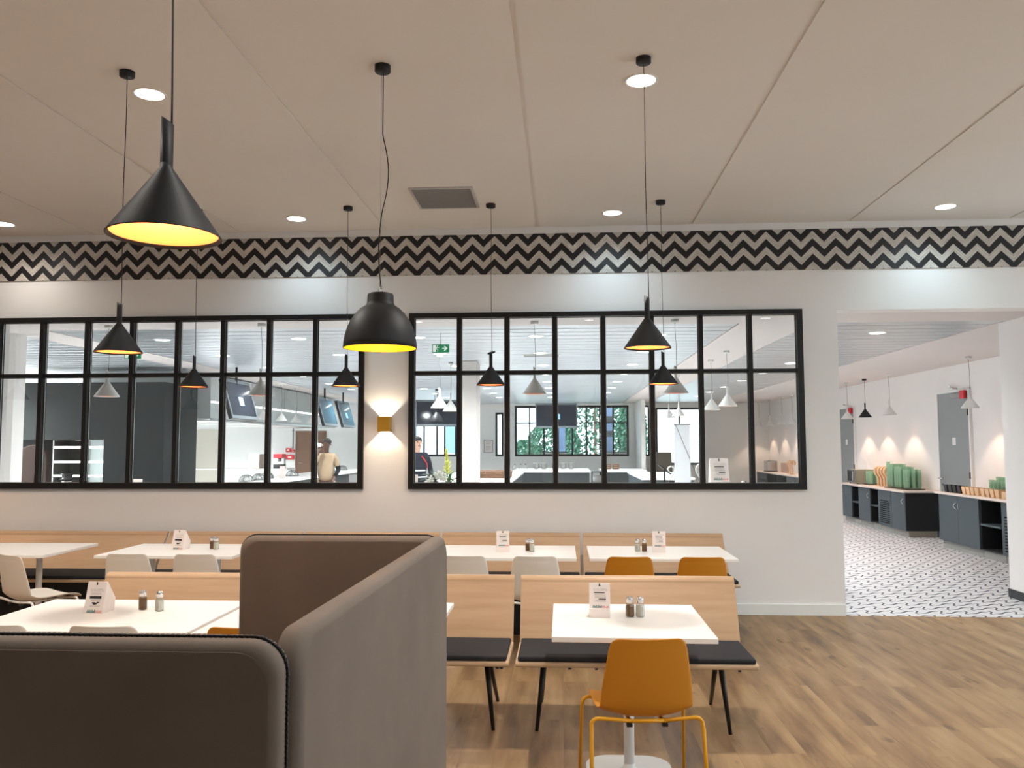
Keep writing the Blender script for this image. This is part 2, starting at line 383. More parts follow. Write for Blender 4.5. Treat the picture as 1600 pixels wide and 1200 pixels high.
# ---- the two internal window screens
def screen_window(n, x0, x1):
    mb = MB(); z0, z1 = WZ; y0, y1 = D-0.035, D+0.055; w = 0.055
    mb.box(x0, x1, y0, y1, z0, z0+0.058); mb.box(x0, x1, y0, y1, z1-0.048, z1); mb.box(x0, x0+w, y0, y1, z0+0.058, z1-0.048); mb.box(x1-w, x1, y0, y1, z0+0.058, z1-0.048)
    pw = (x1-x0-w)/8
    for i in range(1, 8):
        x = x0+w/2+pw*i; mb.box(x-0.021, x+0.021, y0+0.006, y1-0.006, z0+0.058, z1-0.048)
    mb.box(x0+w, x1-w, y0+0.012, y1-0.012, 2.292, 2.325)
    o = struct(mb.build('window_%d' % n, m_frame))
    g = MB().box(x0+w*0.6, x1-w*0.6, D+0.006, D+0.012, z0+0.03, z1-0.03).build('glass', m_glass, o)
    b = MB()
    for i in range(8):
        xa = x0+w/2+pw*i+0.021+(0.0065 if i == 0 else 0); xb = x0+w/2+pw*(i+1)-0.021-(0.0065 if i == 7 else 0)
        for za, zb in ((z0+0.058, 2.292), (2.325, z1-0.048)):
            for (p, q, r, s) in ((xa, xb, za, za+0.008), (xa, xb, zb-0.008, zb), (xa, xa+0.008, za, zb), (xb-0.008, xb, za, zb)): b.box(p, q, D+0.013, D+0.021, r, s)
    b.build('glazing_bead', m_steel, o)
    return o
screen_window(1, *W1); screen_window(2, *W2)
# ---- far facade windows
def far_window(n, x0, x1, z0, z1, mull, trans=None, mw=0.05):
    mb = MB(); y0, y1 = YF+0.02, YF+0.1
    mb.box(x0, x1, y0, y1, z0, z0+0.07); mb.box(x0, x1, y0, y1, z1-0.07, z1); mb.box(x0, x0+0.07, y0, y1, z0+0.07, z1-0.07); mb.box(x1-0.07, x1, y0, y1, z0+0.07, z1-0.07)
    for x in mull: mb.box(x-mw/2, x+mw/2, y0+0.005, y1-0.005, z0+0.07, z1-0.07)
    if trans: mb.box(x0+0.07, x1-0.07, y0+0.01, y1-0.01, trans-0.02, trans+0.02)
    o = struct(mb.build('window_%d' % n, m_frame)); MB().box(x0+0.03, x1-0.03, YF+0.055, YF+0.06, z0+0.03, z1-0.03).build('glass', m_glass, o)
far_window(3, -4.75, -3.35, 1.22, 2.62, [-4.42, -4.0, -3.75]); far_window(4, -2.12, -1.86, 1.22, 2.62, [])
far_window(5, -1.5, 2.11, 1.22, 2.83, [-1.03, -0.57, -0.12, 0.33, 0.78, 1.2, 1.62], 2.28); far_window(6, 2.42, 2.78, 1.22, 2.83, [], 2.1)
far_window(7, 2.95, 4.45, 0.95, 2.75, [3.7])
# ------------------------------------------------------------------ wall lamp (sconce)
t = thing('wall_lamp', 'square brass wall lamp shining up and down between the two black windows', 'wall lamp', (-1.73, D, 1.808))
mb = MB(); 
for (a, b_, c, d) in ((-0.06, 0.06, -0.10, -0.095), (-0.06, -0.055, -0.095, 0), (0.055, 0.06, -0.095, 0)): mb.box(a, b_, c, d, -0.075, 0.075)
mb.build('lamp_body', m_brass, t)
mb = MB(); mb.box(-0.055, 0.055, -0.095, -0.001, -0.012, 0.012); mb.build('bulb_holder', m_brass, t)
light('wall_lamp_light', 'SPOT', (0, -0.05, 0.02), 13, (1, .82, .6), t, 0.012, 104, 0.25, (PI, 0, 0))
light('wall_lamp_light', 'SPOT', (0, -0.05, -0.02), 13, (1, .82, .6), t, 0.012, 104, 0.25)
# ------------------------------------------------------------------ recessed ceiling lights
def downlight():
    t = thing('ceiling_light', 'x', 'ceiling light')
    MB().lathe([(0.084, 0.004), (0.084, -0.002), (0.098, -0.004), (0.1, 0.0), (0.1, 0.004)], 40, close=True).build('trim_ring', m_white, t)
    MB().lathe([(0, -0.0015), (0.0838, -0.0015), (0.0838, 0.003), (0, 0.003)], 40, close=False).build('diffuser', m_led, t)
    return t
dl0 = downlight(); first = [True]
def put_downlight(x, y, z, label, group, power, col, spot=150, tintlight=True):
    o = dup(dl0, (x, y, z), 0, label, group)
    light('ceiling_light_beam', 'SPOT', (0, 0, -0.012), power, col, o, 0.08, spot, 0.9)
    return o
CW = (1.0, 0.95, 0.88); CC = (0.62, 0.86, 1.0)
g = 'round ceiling lights in the hall'
put_downlight(-2.50, 4.80, CEIL, 'round ceiling light partly behind the cord of the nearest black cone pendant', g, SPOT_W, CW)
put_downlight(0.48, 4.80, CEIL, 'round ceiling light crossed by the cord beside a black ceiling rose', g, SPOT_W, CW)
put_downlight(-5.38, 7.62, CEIL, 'round ceiling light at the left end of the row along the chevron band', g, SPOT_W*.17, CW)
put_downlight(-2.50, 7.62, CEIL, 'round ceiling light in the row by the chevron band, left of the dome pendant cord', g, SPOT_W*.17, CC)
put_downlight(0.48, 7.62, CEIL, 'round ceiling light in the row by the chevron band, right of the ceiling vent', g, SPOT_W*.17, CC)
put_downlight(3.48, 7.62, CEIL, 'round ceiling light above the wide opening to the servery', g, SPOT_W*.17, (0.62, 0.88, 1.0))
for x, y in ((-5.38, 4.8), (3.48, 4.8), (-2.5, 1.9), (0.48, 1.9), (3.48, 1.9), (6.45, 4.8), (6.45, 7.62), (6.45, 1.9)):
    put_downlight(x, y, CEIL, 'round ceiling light above the hall outside the photographed view', 'round ceiling lights out of view', SPOT_W*(.85 if x > 3 else 1.1), (.82, .94, 1.0) if x > 3 else CW)
g = 'round ceiling lights in the servery'
n_ = 0
colname = {-12.0: 'far left row over the kitchen', -9.6: 'left row over the kitchen', -4.88: 'row left of the serving counter lights', -3.18: 'second row seen through the left window', -1.72: 'row at the exit sign', -0.3: 'row left of the hanging black screen', 1.15: 'row right of the hanging black screen', 3.67: 'row nearest the side wall with grey doors'}
ordn = ['nearest', 'second', 'third', 'fourth', 'fifth', 'sixth', 'seventh', 'eighth', 'ninth']
for x in (-12.0, -9.6, -4.88, -3.18, -1.72, -0.3, 1.15, 3.67):
    for k in range(8):
        y = 9.85+1.84*k+(0 if x > -6 else 0.3)
        if x in (-12.0,) and k % 2: continue
        if x == -3.18 and k > 5: pass
        o = put_downlight(x, y, B+0.001, 'round servery ceiling light, %s in the %s' % (ordn[k], colname[x]), g, SPOT_B*(8.5 if x < -6 else (.4 if k == 0 else .85) if x > 3 else 1.3), (0.96, 0.99, 1.0) if x < 3 or k == 0 else (1, .93, .88))
for ch in kids(dl0): bpy.data.objects.remove(ch)
bpy.data.objects.remove(dl0)
# ------------------------------------------------------------------ pendant lamps
def cone_pendant(zc, zb, outer, inner, cord_m, label, group, canopy=True, sc=1.0, low_canopy=False):
    """origin on the ceiling; zc = drop from the ceiling to the rim"""
    t = thing('cone_pendant_lamp', label, 'pendant lamp', (0, 0, 0), 0, group); z = -zc; r = 0.128*sc; h = 0.165*sc; sr = 0.0145*sc; sh = 0.115*sc
    o = MB(); o.lathe([(r, z), (r-0.003, z), (sr-0.002, z+h-0.006), (sr-0.002, z+h+0.01), (sr, z+h+0.01), (sr, z+h), (r, z+0.002)], 56, close=True)
    # slanted tube on top
    seg = 20; A = []; Bv = []
    for i in range(seg):
        a = 2*PI*i/seg; x, y = sr*math.cos(a), sr*math.sin(a)
        A.append(o.bm.verts.new((x, y, z+h+0.005))); Bv.append(o.bm.verts.new((x, y, z+h+sh-x*0.7)))
    for i in range(seg):
        f = o.bm.faces.new((A[i], A[(i+1) % seg], Bv[(i+1) % seg], Bv[i])); f.smooth = True
    o.bm.faces.new(Bv)
    sh_o = o.build('shade', outer, t)
    MB().lathe([(r-0.0035, z+0.001), (sr-0.004, z+h-0.010), (0, z+h-0.010)], 56).build('shade_lining', inner, t)
    bl = MB(); bl.sphere((0, 0, z+h-0.075), 0.022, sub=3); bl.cyl((0, 0, z+h-0.055), (0, 0, z+h-0.02), 0.013); bl.build('bulb', m_bulb, t)
    c = MB(); pts = []
    top = -0.02; bot = z+h+sh-0.012
    ph = random.random()*6
    for i in range(25):
        u = i/24; pts.append((sr*0.7*u+0.004*math.sin(u*5+ph)*math.sin(u*PI), 0.003*math.sin(u*4+ph)*math.sin(u*PI), top+(bot-top)*u))
    c.tube(pts, 0.0024, 6); c.build('cord', cord_m, t)
    if canopy:
        k = MB(); k.lathe([(0, 0), (0.042, 0), (0.042, -0.028), (0.038, -0.032), (0, -0.032)], 32); k.build('ceiling_rose', outer, t)
    return t
bp = []
def place_pend(x, y, cz_, label, group, proto, pw=PEND_W, col=(1, .76, .56), zr=2.125, beam=False):
    o = dup(proto, (x, y, cz_), random.uniform(-.2, .2), label, group)
    if beam: light('bulb_light', 'SPOT', (0, 0, -(cz_-zr)+0.062), pw*9, col, o, 0.012, 92, 0.35)
    light('bulb_light', 'POINT', (0, 0, -(cz_-zr)+0.06), pw*(.35 if beam else 1), col, o, 0.02)
    return o
pb = cone_pendant(CEIL-2.125, 0, m_shade, m_gold, m_black, 'p', 'black cone pendants in the hall')
g = 'black cone pendants over the tables'
pf = cone_pendant(CEIL-2.097, 0, m_shade, m_gold, m_black, 'p', g)
place_pend(-0.928, 1.87, CEIL, 'large nearest black cone pendant with a glowing orange inside, hanging at the upper left', g, pf, PEND_W, zr=2.097)
for ch in kids(pf): bpy.data.objects.remove(ch)
bpy.data.objects.remove(pf)
place_pend(-2.475, 4.49, CEIL, 'black cone pendant in the middle row hanging before the left window', g, pb)
place_pend(0.465, 4.51, CEIL, 'black cone pendant in the middle row hanging before the right window', g, pb)
g2 = 'small black cone pendants over the wall benches'
place_pend(-3.29, 7.25, CEIL, 'small black cone pendant close to the wall, leftmost of the back row', g2, pb)
place_pend(-1.91, 7.26, CEIL, 'small black cone pendant close to the wall, just below left of the dome pendant', g2, pb)
o = place_pend(-0.62, 7.26, CEIL, 'small black cone pendant with a round disc slid down onto its stem', g2, pb)
for ch in kids(o):
    if ch.name.startswith('ceiling_rose'):
        pass
mb = MB(); mb.lathe([(0, 0.003), (0.036, 0.003), (0.036, -0.003), (0, -0.003)], 28, Matrix.Translation((0.004, 0, -(CEIL-2.125)+0.165+0.122)) @ Matrix.Rotation(math.radians(-14), 4, 'Y') @ Matrix.Rotation(math.radians(20), 4, 'X'))
mb.build('slipped_disc', m_shade, o)
place_pend(0.88, 7.26, CEIL, 'small black cone pendant close to the wall, rightmost of the back row', g2, pb)
for x, y in ((-3.95, 4.5), (-5.35, 4.5), (-6.1, 7.25), (-3.4, 1.9)):
    place_pend(x, y, CEIL, 'black cone pendant hanging left of the photographed view', 'black cone pendants out of view', pb, 34.0 if x < -5 else 12.0, (1, .68, .42))
for ch in kids(pb):
    bpy.data.objects.remove(ch)
bpy.data.objects.remove(pb)
# dome pendant
t = thing('dome_pendant_lamp', 'large black bell-shaped pendant with a bright yellow inside and a wavy cord', 'pendant lamp', (-0.998, 4.51, CEIL)); z = -(CEIL-2.138)
pr = [(0.194, 0), (0.192, 0.03), (0.186, 0.065), (0.174, 0.105), (0.155, 0.145), (0.130, 0.18), (0.104, 0.206), (0.082, 0.22), (0.074, 0.228), (0.0705, 0.24), (0.069, 0.275), (0.066, 0.283), (0.058, 0.286), (0, 0.286)]
pr = [(q[0]*1.04, q[1]*1.07) for q in pr]
MB().lathe([(0.197, 0.002+z)]+[(r, z+h) for r, h in pr], 64).build('shade', m_shade, t)
MB().lathe([(max(0, r-0.0045), z+h*0.97+0.001) for r, h in pr[:9]]+[(0, z+0.236)], 64).build('shade_lining', m_yel_lin, t)
b = MB(); b.sphere((0, 0, z+0.12), 0.035, sub=3); b.cyl((0, 0, z+0.15), (0, 0, z+0.21), 0.018); b.build('bulb', m_bulb, t)
light('bulb_light', 'POINT', (0, 0, z+0.07), 5.0, (1, .85, .35), t, 0.03)
b = MB(); b.lathe([(0, 0), (0.045, 0), (0.045, -0.035), (0.04, -0.04), (0, -0.04)], 32); b.build('ceiling_rose', m_shade, t)
pts = []
L = z+0.33
for i in range(49):
    u = i/48; w = 0.0 if u < .3 else 0.034*math.sin((u-.3)/.7*2*PI)*(1 if u < .65 else .5)
    pts.append((0.004+w, 0.0, -0.03+(L+0.03)*u))
b = MB(); b.tube(pts, 0.0032, 8); b.build('cord', m_black, t)
b = MB(); b.tube([(-0.006, 0, -0.03), (-0.004, 0, z+0.35)], 0.0009, 5); b.tube([(0.012*math.cos(a), 0, z+0.330+0.02*math.sin(a)) for a in [2*PI*k/12 for k in range(12)]], 0.0022, 6, closed=True)
b.cyl((0, 0, z+0.304), (0, 0, z+0.314), 0.008); b.build('suspension_hook', m_steel, t)
# ceiling vent
t = thing('ceiling_vent', 'square grey louvred air vent in the white ceiling', 'vent', (-1.0, 7.04, CEIL))
mb = MB(); mb.box(-.27, .27, -.30, .30, -0.0005, 0.004); 
fr = MB()
for (a, b_, c, d) in ((-.27, .27, -.30, -.28), (-.27, .27, .28, .30), (-.27, -.25, -.28, .28), (.25, .27, -.28, .28)): fr.box(a, b_, c, d, -0.012, -0.001)
mb.build('back_plate', plastic('vent_dark', (112, 110, 108)), t); fr.build('frame', plastic('vent_frame', (190, 187, 184)), t)
sl = MB()
for i in range(26):
    y = -.272+i*.0215; sl.box(-.248, .248, y, y+.012, -0.009, -0.003)
sl.build('louvres', m_grille, t)
# ------------------------------------------------------------------ benches
def bench(w, label, group, legs=True, back_h=0.385, lean=0.14):
    """origin on the floor at the centre, front towards -y, seat front edge at y=-0.25"""
    t = thing('bench', label, 'bench', (0, 0, 0), 0, group); x0, x1 = -w/2, w/2
    s = MB(); pl = arc(-0.245+0.014, 0.416+0.014, 0.014, PI, 1.5*PI, 4)+[(0.215, 0.416), (0.215, 0.446)]+arc(-0.245+0.012, 0.446-0.012, 0.012, PI/2, PI, 4)
    s.prism(pl, x0, x1, 'x'); bevelmod(s.build('seat', m_edge, t), 0.003, 2)
    a = math.atan2(lean, back_h); L = math.hypot(lean, back_h)
    b = MB(); # profile of the backrest in y,z with a rolled top
    p = []
    for k in range(9): u = k/8; p.append((0.20+lean*u**1.15, 0.43+(back_h-0.04)*u))
    topy, topz = p[-1]
    front = p+arc(topy+0.040, topz-0.004, 0.040, PI*0.95, PI*0.42, 6)
    back = [(y+0.026, z-0.004) for y, z in p]+arc(topy+0.040, topz-0.004, 0.016, PI*0.95, PI*0.42, 6)
    b.prism(front+back[::-1], x0+0.002, x1-0.002, 'x'); o = b.build('backrest', m_veneer, t); bevelmod(o, 0.004, 2)
    q = MB(); q.box(x0+0.012, x1-0.012, -0.243, 0.190, 0.447, 0.475, bev=0.011, seg=3); q.build('seat_pad', m_pad, t)
    if legs:
        for sx in (-1, 1):
            for fy, ty in ((0.02, 0.06), (0.56, 0.13)):
                l = MB(); xx = sx*(w/2-0.105 if fy < .1 else w/2-0.12); tx = sx*(w/2-0.15)
                l.cyl((xx, fy, 0.0), (tx, ty, 0.412), 0.0105, 0.018, 12); l.build('leg', m_leg, t)
            l = MB(); l.box(sx*(w/2-0.15)-0.025, sx*(w/2-0.15)+0.025, 0.0, 0.2, 0.409, 0.4155); l.build('leg_bracket', m_leg, t)
    else:
        l = MB(); l.box(x0+0.004, x1-0.03, -0.17, 0.30, 0.0, 0.414); l.build('plinth', m_anthdark, t)
    return t
BX = [(-2.868, -1.583), (-1.578, -0.293), (-0.257, 1.028)]
labs = ['ash veneer bench of the front row behind the table with the white chairs, leftmost', 'ash veneer bench of the front row next to the grey padded screen', 'ash veneer bench with black pad behind the small table with the single mustard chair']
b0 = bench(1.285, labs[2], 'front row benches on black legs'); b0.location = (0.3855, 4.79, 0)
for i in (0, 1): dup(b0, ((BX[i][0]+BX[i][1])/2, 4.79, 0), 0, labs[i])
labs = ['wall bench behind the yellow chairs at the right end of the back row', 'wall bench behind the table with two white chairs, right of the grey screen', 'wall bench of the back row mostly hidden behind the grey padded screen', 'wall bench of the back row behind the left white table with two white chairs']
b1 = bench(1.285, labs[0], 'wall benches of the back row', False, 0.36, 0.27); b1.location = (0.825, 7.335, 0)
for i in range(1, 4): dup(b1, (0.825-1.308*i, 7.335, 0), 0, labs[i])
b2 = bench(2.56, 'long wall bench at the far left end of the back row', 'wall benches of the back row', False, 0.36, 0.27); b2.location = (-3.755-1.29, 7.335, 0)
# ------------------------------------------------------------------ tables
def table(w, d, cols, label, group):
    t = thing('dining_table', label, 'table', (0, 0, 0), 0, group); PR = 0.21 if len(cols) == 1 else 0.155
    mb = MB(); mb.box(-w/2, w/2, -d/2, d/2, 0.716, 0.74, bev=0.0025, seg=2); mb.build('tabletop', m_table, t)
    for x in cols:
        c = MB(); c.cyl((x, 0, 0.012), (x, 0, 0.705), 0.026, 0.024, 24); c.lathe([(0.06, 0.012), (0.034, 0.022), (0.026, 0.05)], 24, Matrix.Translation((x, 0, 0))); c.build('column', m_base, t)
        b_ = MB(); b_.prism(rrect(x-PR, x+PR, -PR, PR, PR*.6, 8), 0.0, 0.009, 'z'); b_.build('base_plate', m_base, t)
        s = MB(); s.box(x-0.13, x+0.13, -0.13, 0.13, 0.704, 0.7155); s.build('top_bracket', m_base, t)
    return t
g = 'white laminate tables'
tr = table(0.745, 0.79, [0.0], 'small square white table on a single white foot behind the nearest mustard chair', g); tr.location = (0.32, 4.235, 0)
tl = table(1.12, 0.79, [-0.28, 0.28], 'long white table at the lower left behind the dark padded screen', g); tl.location = (-2.31, 4.235, 0)
dup(tl, (-1.16, 4.235, 0), 0, 'white table half hidden behind the grey padded screen, beside the long left one')
dup(tl, (0.765, 6.84, 0), 0, 'white table of the back row with the two mustard chairs', g)
dup(tl, (-0.455, 6.84, 0), 0, 'white table of the back row just right of the grey screen')
dup(tl, (-3.14, 6.84, 0), 0, 'white table of the back row with a menu card, left of the grey screen')
dup(tl, (-4.675, 6.84, 0), 0, 'white table of the back row cut off by the left edge')
# ------------------------------------------------------------------ chairs
def chair(mshell, mleg, label, group):
    t = thing('shell_chair', label, 'chair', (0, 0, 0), 0, group)
    prof = [(0.232, 0.440, .170), (0.222, 0.452, .195), (0.18, 0.460, .208), (0.08, 0.456, .214), (-0.03, 0.450, .212), (-0.11, 0.449, .206), (-0.16, 0.459, .200), (-0.190, 0.482, .199), (-0.206, 0.52, .199), (-0.218, 0.58, .193), (-0.230, 0.65, .183), (-0.241, 0.72, .172), (-0.247, 0.755, .167)]
    wt = .163; R = 0.038
    for k in range(0, 7):
        a = PI/2*k/6; prof.append((-0.247-0.007*math.sin(a), 0.762+R*math.sin(a), wt-R*(1-math.cos(a))))
    N = 14; mb = MB(); rows = []
    for i, (y, z, w) in enumerate(prof):
        row = []
        seat = max(0, min(1, (0.50-z)/0.04)) if y > -0.2 else 0
        back = 1-seat
        for k in range(N+1):
            u = -1+2*k/N; x = w*u
            dz = 0.034*seat*abs(u)**2.2*(1 if y < 0.15 else max(0, (0.232-y)/0.082)); dy = 0.040*back*u*u*(w/.2)**2
            if i == 6 or i == 7: dz += 0.012*abs(u)**2
            row.append(mb.bm.verts.new((x, y+dy, z+dz)))
        rows.append(row)
    for i in range(len(rows)-1):
        for k in range(N):
            f = mb.bm.faces.new((rows[i][k], rows[i][k+1], rows[i+1][k+1], rows[i+1][k])); f.smooth = True
    o = mb.build('seat_shell', mshell, t); m = o.modifiers.new('s', 'SOLIDIFY'); m.thickness = 0.009; m.offset = 0
    m = o.modifiers.new('d', 'SUBSURF'); m.levels = 1; m.render_levels = 1
    for sx in (-1, 1):
        for fy, ky, zz in ((-0.235, -0.175, 0.462), (0.235, 0.165, 0.452)):
            p = [(sx*0.245, fy, 0.004), (sx*0.236, fy*.25+ky*.75, zz-0.05)]
            for k in range(7):
                a = PI/2*k/6; p.append((sx*(0.205+0.03*math.cos(a)), ky, zz-0.03+0.026*math.sin(a)))
            p += [(sx*0.15, ky, zz-0.008), (sx*0.07, ky, zz-0.016)]
            l = MB(); l.tube(p, 0.0085, 10); l.build('leg', mleg, t)
            f = MB(); f.cyl((sx*0.245, fy, 0), (sx*0.2448, fy*.995, 0.012), 0.0115, seg=12); f.build('foot_cap', m_black, t)
    fr = MB()
    for ky, zz in ((-0.175, 0.446), (0.165, 0.436)): fr.tube([(-0.08, ky, zz), (0.08, ky, zz)], 0.0085, 10)
    for sx in (-1, 1): fr.tube([(sx*0.07, -0.175, 0.441), (sx*0.07, 0.165, 0.434)], 0.0075, 8)
    fr.build('seat_frame', mleg, t)
    for sx in (-1, 1):
        g_ = MB(); g_.box(sx*0.075-0.012, sx*0.075+0.012, -0.185, -0.165, 0.424, 0.4375); g_.build('glide_clip', m_black, t)
    return t
g = 'mustard shell chairs'; gw = 'white shell chairs'
cy = chair(m_mustard, m_mustmetal, 'nearest mustard yellow shell chair pulled up to the small square table', g); cy.location = (0.335, 3.80, 0); cy.rotation_euler.z = math.radians(5)
dup(cy, (-1.43, 3.93, 0), 0, 'mustard shell chair showing only its top between the dark screen and the grey screen')
dup(cy, (0.48, 6.34, 0), 0, 'left one of the two mustard chairs at the back row table')
dup(cy, (1.0, 6.34, 0), 0, 'right one of the two mustard chairs at the back row table')
cw = chair(m_wplastic, m_base, 'white shell chair at the long left table, its full top edge above the dark screen', gw); cw.location = (-2.07, 3.93, 0)
dup(cw, (-2.59, 3.93, 0), 0, 'white shell chair at the lower left corner, cut off by the photo edge')
dup(cw, (-0.2, 6.34, 0), 0, 'white shell chair at the back row table, right one beside the gap between benches')
dup(cw, (-0.72, 6.34, 0), 0, 'white shell chair at the back row table touching the edge of the grey screen')
dup(cw, (-2.73, 6.34, 0), 0, 'white shell chair at the back left table, the one right below the menu card')
dup(cw, (-3.25, 6.34, 0), 0, 'white shell chair at the back left table, left one of the pair')
dup(cw, (-3.99, 6.22, 0), math.radians(-28), 'white shell chair turned sideways at the left edge, showing its white tube legs')
# ------------------------------------------------------------------ padded screen
def padded(w, h, th, name, parent, loc, rz, r=0.045, topzip=True):
    """panel standing on z=0, along local x from 0 to w, rounded top corners, soft edges"""
    n = 8
    out = [(0, 0), (w, 0)]+arc(w-r, h-r, r, 0, PI/2, n)+arc(r, h-r, r, PI/2, PI, n)
    mb = MB(); e = 0.016; layers = []
    for dy, ins in ((-th/2, e), (-th/2+0.004, 0.006), (-th/2+0.014, 0.0), (th/2-0.014, 0.0), (th/2-0.004, 0.006), (th/2, e)):
        sc_x = (w-2*ins)/w; cx = w/2
        layers.append([mb.bm.verts.new((cx+(x-cx)*sc_x, dy, z*(h-ins)/h)) for x, z in out])
    for a, b_ in zip(layers, layers[1:]):
        for i in range(len(out)):
            j = (i+1) % len(out); f = mb.bm.faces.new((a[i], a[j], b_[j], b_[i])); f.smooth = True
    mb.bm.faces.new(layers[0][::-1]); mb.bm.faces.new(layers[-1])
    o = mb.build(name, m_screen, parent); o.location = loc; o.rotation_euler = (0, 0, rz)
    # zip running round the edge
    z = MB(); path = [(w+0.001, 0.02)]+[(x, y) for x, y in arc(w-r, h-r, r+0.001, 0, PI/2 if topzip else PI/3, 10)]+(arc(r, h-r, r+0.001, PI/2, PI, 10)+[(-0.001, 0.02)] if topzip else [])
    pts = []
    for (xa, za), (xb, zb) in zip(path, path[1:]):
        n_ = max(1, int(math.hypot(xb-xa, zb-za)/0.0035))
        for k in range(n_): pts.append((xa+(xb-xa)*k/n_, za+(zb-za)*k/n_))
    z.tube([(x, 0, zz) for x, zz in path], 0.0025, 6)
    for k, (x, zz) in enumerate(pts):
        s = 0.0018*(1 if k % 2 else -1); z.box(x-0.0012, x+0.0022, s-0.0018, s+0.0018, zz-0.0012, zz+0.0022)
    z.build('zip', m_zip, o)
    st = MB(); 
    for yy in (-th/2-0.0002, ):
        st.tube([(x*(w-0.03)/w+0.015, yy+0.0012, zz*(h-0.014)/h) for x, zz in (arc(w-r, h-r, r, 0, PI/2, 10)+arc(r, h-r, r, PI/2, PI, 10))], 0.0007, 4)
    st.build('seam', m_screen, o)
    return o
t = thing('padded_screen', 'taupe padded privacy screen of three zipped panels standing in the left foreground', 'screen', (-0.345, 1.1, 0))
HS = 1.36
padded(1.5, HS, 0.05, 'front_panel', t, (-1.5-0.012, -0.02, 0), 0)
ang = math.atan2(2.30-1.13, -0.322+0.352)
padded(1.20, HS, 0.046, 'side_panel', t, (-0.026, 0.015, 0), ang, 0.055, False)
padded(0.56, HS, 0.046, 'rear_panel', t, (-0.545, 1.19, 0), 0)
# ------------------------------------------------------------------ menu cards and shakers
def menu(style, label, group):
    t = thing('menu_card_stand', label, 'menu card', (0, 0, 0), 0, group); w = 0.052
    if style == 0:   # box foot with leaning card
        prof = [(-0.035, 0), (-0.037, 0.045), (-0.028, 0.046), (0.006, 0.165), (0.012, 0.165), (0.055, 0.04), (0.05, 0)]
        A = Vector((0, -0.029, 0.047)); Bv = Vector((0, 0.0055, 0.165))
    else:
        prof = [(-0.045, 0), (-0.008, 0.155), (0.0, 0.156), (0.072, 0.062), (0.062, 0.0)]
        A = Vector((0, -0.0448, 0.001)); Bv = Vector((0, -0.0085, 0.155))
    b_ = MB(); b_.prism(prof, -w, w, 'x'); b_.build('card_body', m_card, t)
    up = (Bv-A).normalized(); L = (Bv-A).length; nrm = Vector((0, -up.z, up.y))
    def strip(mb, x0, x1, s0, s1, off=0.0006):
        pts = [A+up*s+nrm*off+Vector((x, 0, 0)) for x, s in ((x0, s0), (x1, s0), (x1, s1), (x0, s1))]
        q = [mb.bm.verts.new(p) for p in pts]; q2 = [mb.bm.verts.new(p-nrm*0.0004) for p in pts]
        mb.bm.faces.new(q); mb.bm.faces.new(q2[::-1])
        for i in range(4): mb.bm.faces.new((q[i], q[(i+1) % 4], q2[(i+1) % 4], q2[i]))
    k = MB(); strip(k, -0.003, 0.003, L-0.012, L-0.001); strip(k, -0.0045, 0.0045, L-0.015, L-0.010)
    if style == 0: strip(k, -0.028, 0.026, L*0.60, L*0.64); strip(k, -0.004, 0.032, L*0.34, L*0.38)
    else:
        strip(k, -0.030, 0.034, L*0.46, L*0.55)
        for i, (a, c, d) in enumerate(((-0.008, .30, .35), (-0.001, .27, .35), (0.008, .28, .33), (0.016, .31, .36), (0.022, .33, .36))): strip(k, a-0.005, a+0.006, L*c, L*d)
    k.build('black_print', m_ink, t)
    k = MB(); rr = random.Random(3)
    for s in ((0.70, 0.72), (0.755, 0.77)):
        x = -0.03
        while x < 0.034:
            ww = rr.uniform(0.003, 0.008); strip(k, x, x+ww, L*s[0], L*(s[0]+rr.uniform(.006, .02))); x += ww+0.0025
    for s in ([.52, .46, .42, .30, .26] if style == 0 else [.64, .60, .42, .39, .24, .21]):
        x = -0.03+rr.uniform(0, .01)
        while x < 0.03:
            ww = rr.uniform(0.003, 0.009); strip(k, x, x+ww, L*s, L*(s+0.012)); x += ww+0.002
    k.build('grey_lettering', m_greyink, t)
    k = MB()
    for i in range(14): x = -0.036+i*0.0035; s = 0.02+0.07*abs(math.sin(i*0.9)); strip(k, x, x+0.003, L*0.01, L*(0.03+s), 0.0008)
    k.build('leaf_print', m_teal, t)
    k = MB()
    for i in range(10): x = 0.012+i*0.0034; s = 0.02+0.05*abs(math.sin(i*0.5+.4)); strip(k, x, x+0.0034, L*0.01, L*(0.03+s), 0.0007)
    k.build('pink_print', m_pink, t)
    return t
g = 'menu cards on the tables'
ma = menu(0, 'white box-footed menu card stand on the small square table', g); ma.location = (0.185, 4.30, 0.74); ma.rotation_euler.z = math.radians(-4)
mt = menu(1, 'triangular menu card stand on the long left table in front', g); mt.location = (-2.43, 4.29, 0.74); mt.rotation_euler.z = math.radians(-3)
dup(mt, (-3.20, 6.87, 0.74), math.radians(-8), 'small triangular menu card stand on the back left table')
dup(ma, (-0.485, 6.82, 0.74), math.radians(6), 'menu card stand on the back table right of the grey screen')
dup(ma, (0.775, 6.84, 0.74), math.radians(-5), 'menu card stand on the back table with the mustard chairs')
def shaker(content, name, label, group):
    t = thing(name, label, 'shaker', (0, 0, 0), 0, group)
    MB().lathe([(0, 0.002), (0.0205, 0.002), (0.0225, 0.006), (0.0225, 0.052), (0.0205, 0.062), (0.0145, 0.07), (0.0145, 0.078)], 8, smooth=False).build('glass_bottle', m_bottle, t)
    MB().lathe([(0, 0.005), (0.019, 0.005), (0.0198, 0.05), (0.017, 0.058), (0, 0.058)], 8, smooth=False).build('filling', content, t)
    MB().lathe([(0.0165, 0.07), (0.0175, 0.072), (0.0175, 0.081), (0.0195, 0.084), (0.018, 0.094), (0.011, 0.101), (0, 0.103)], 20).build('cap', m_chrome, t)
    return t
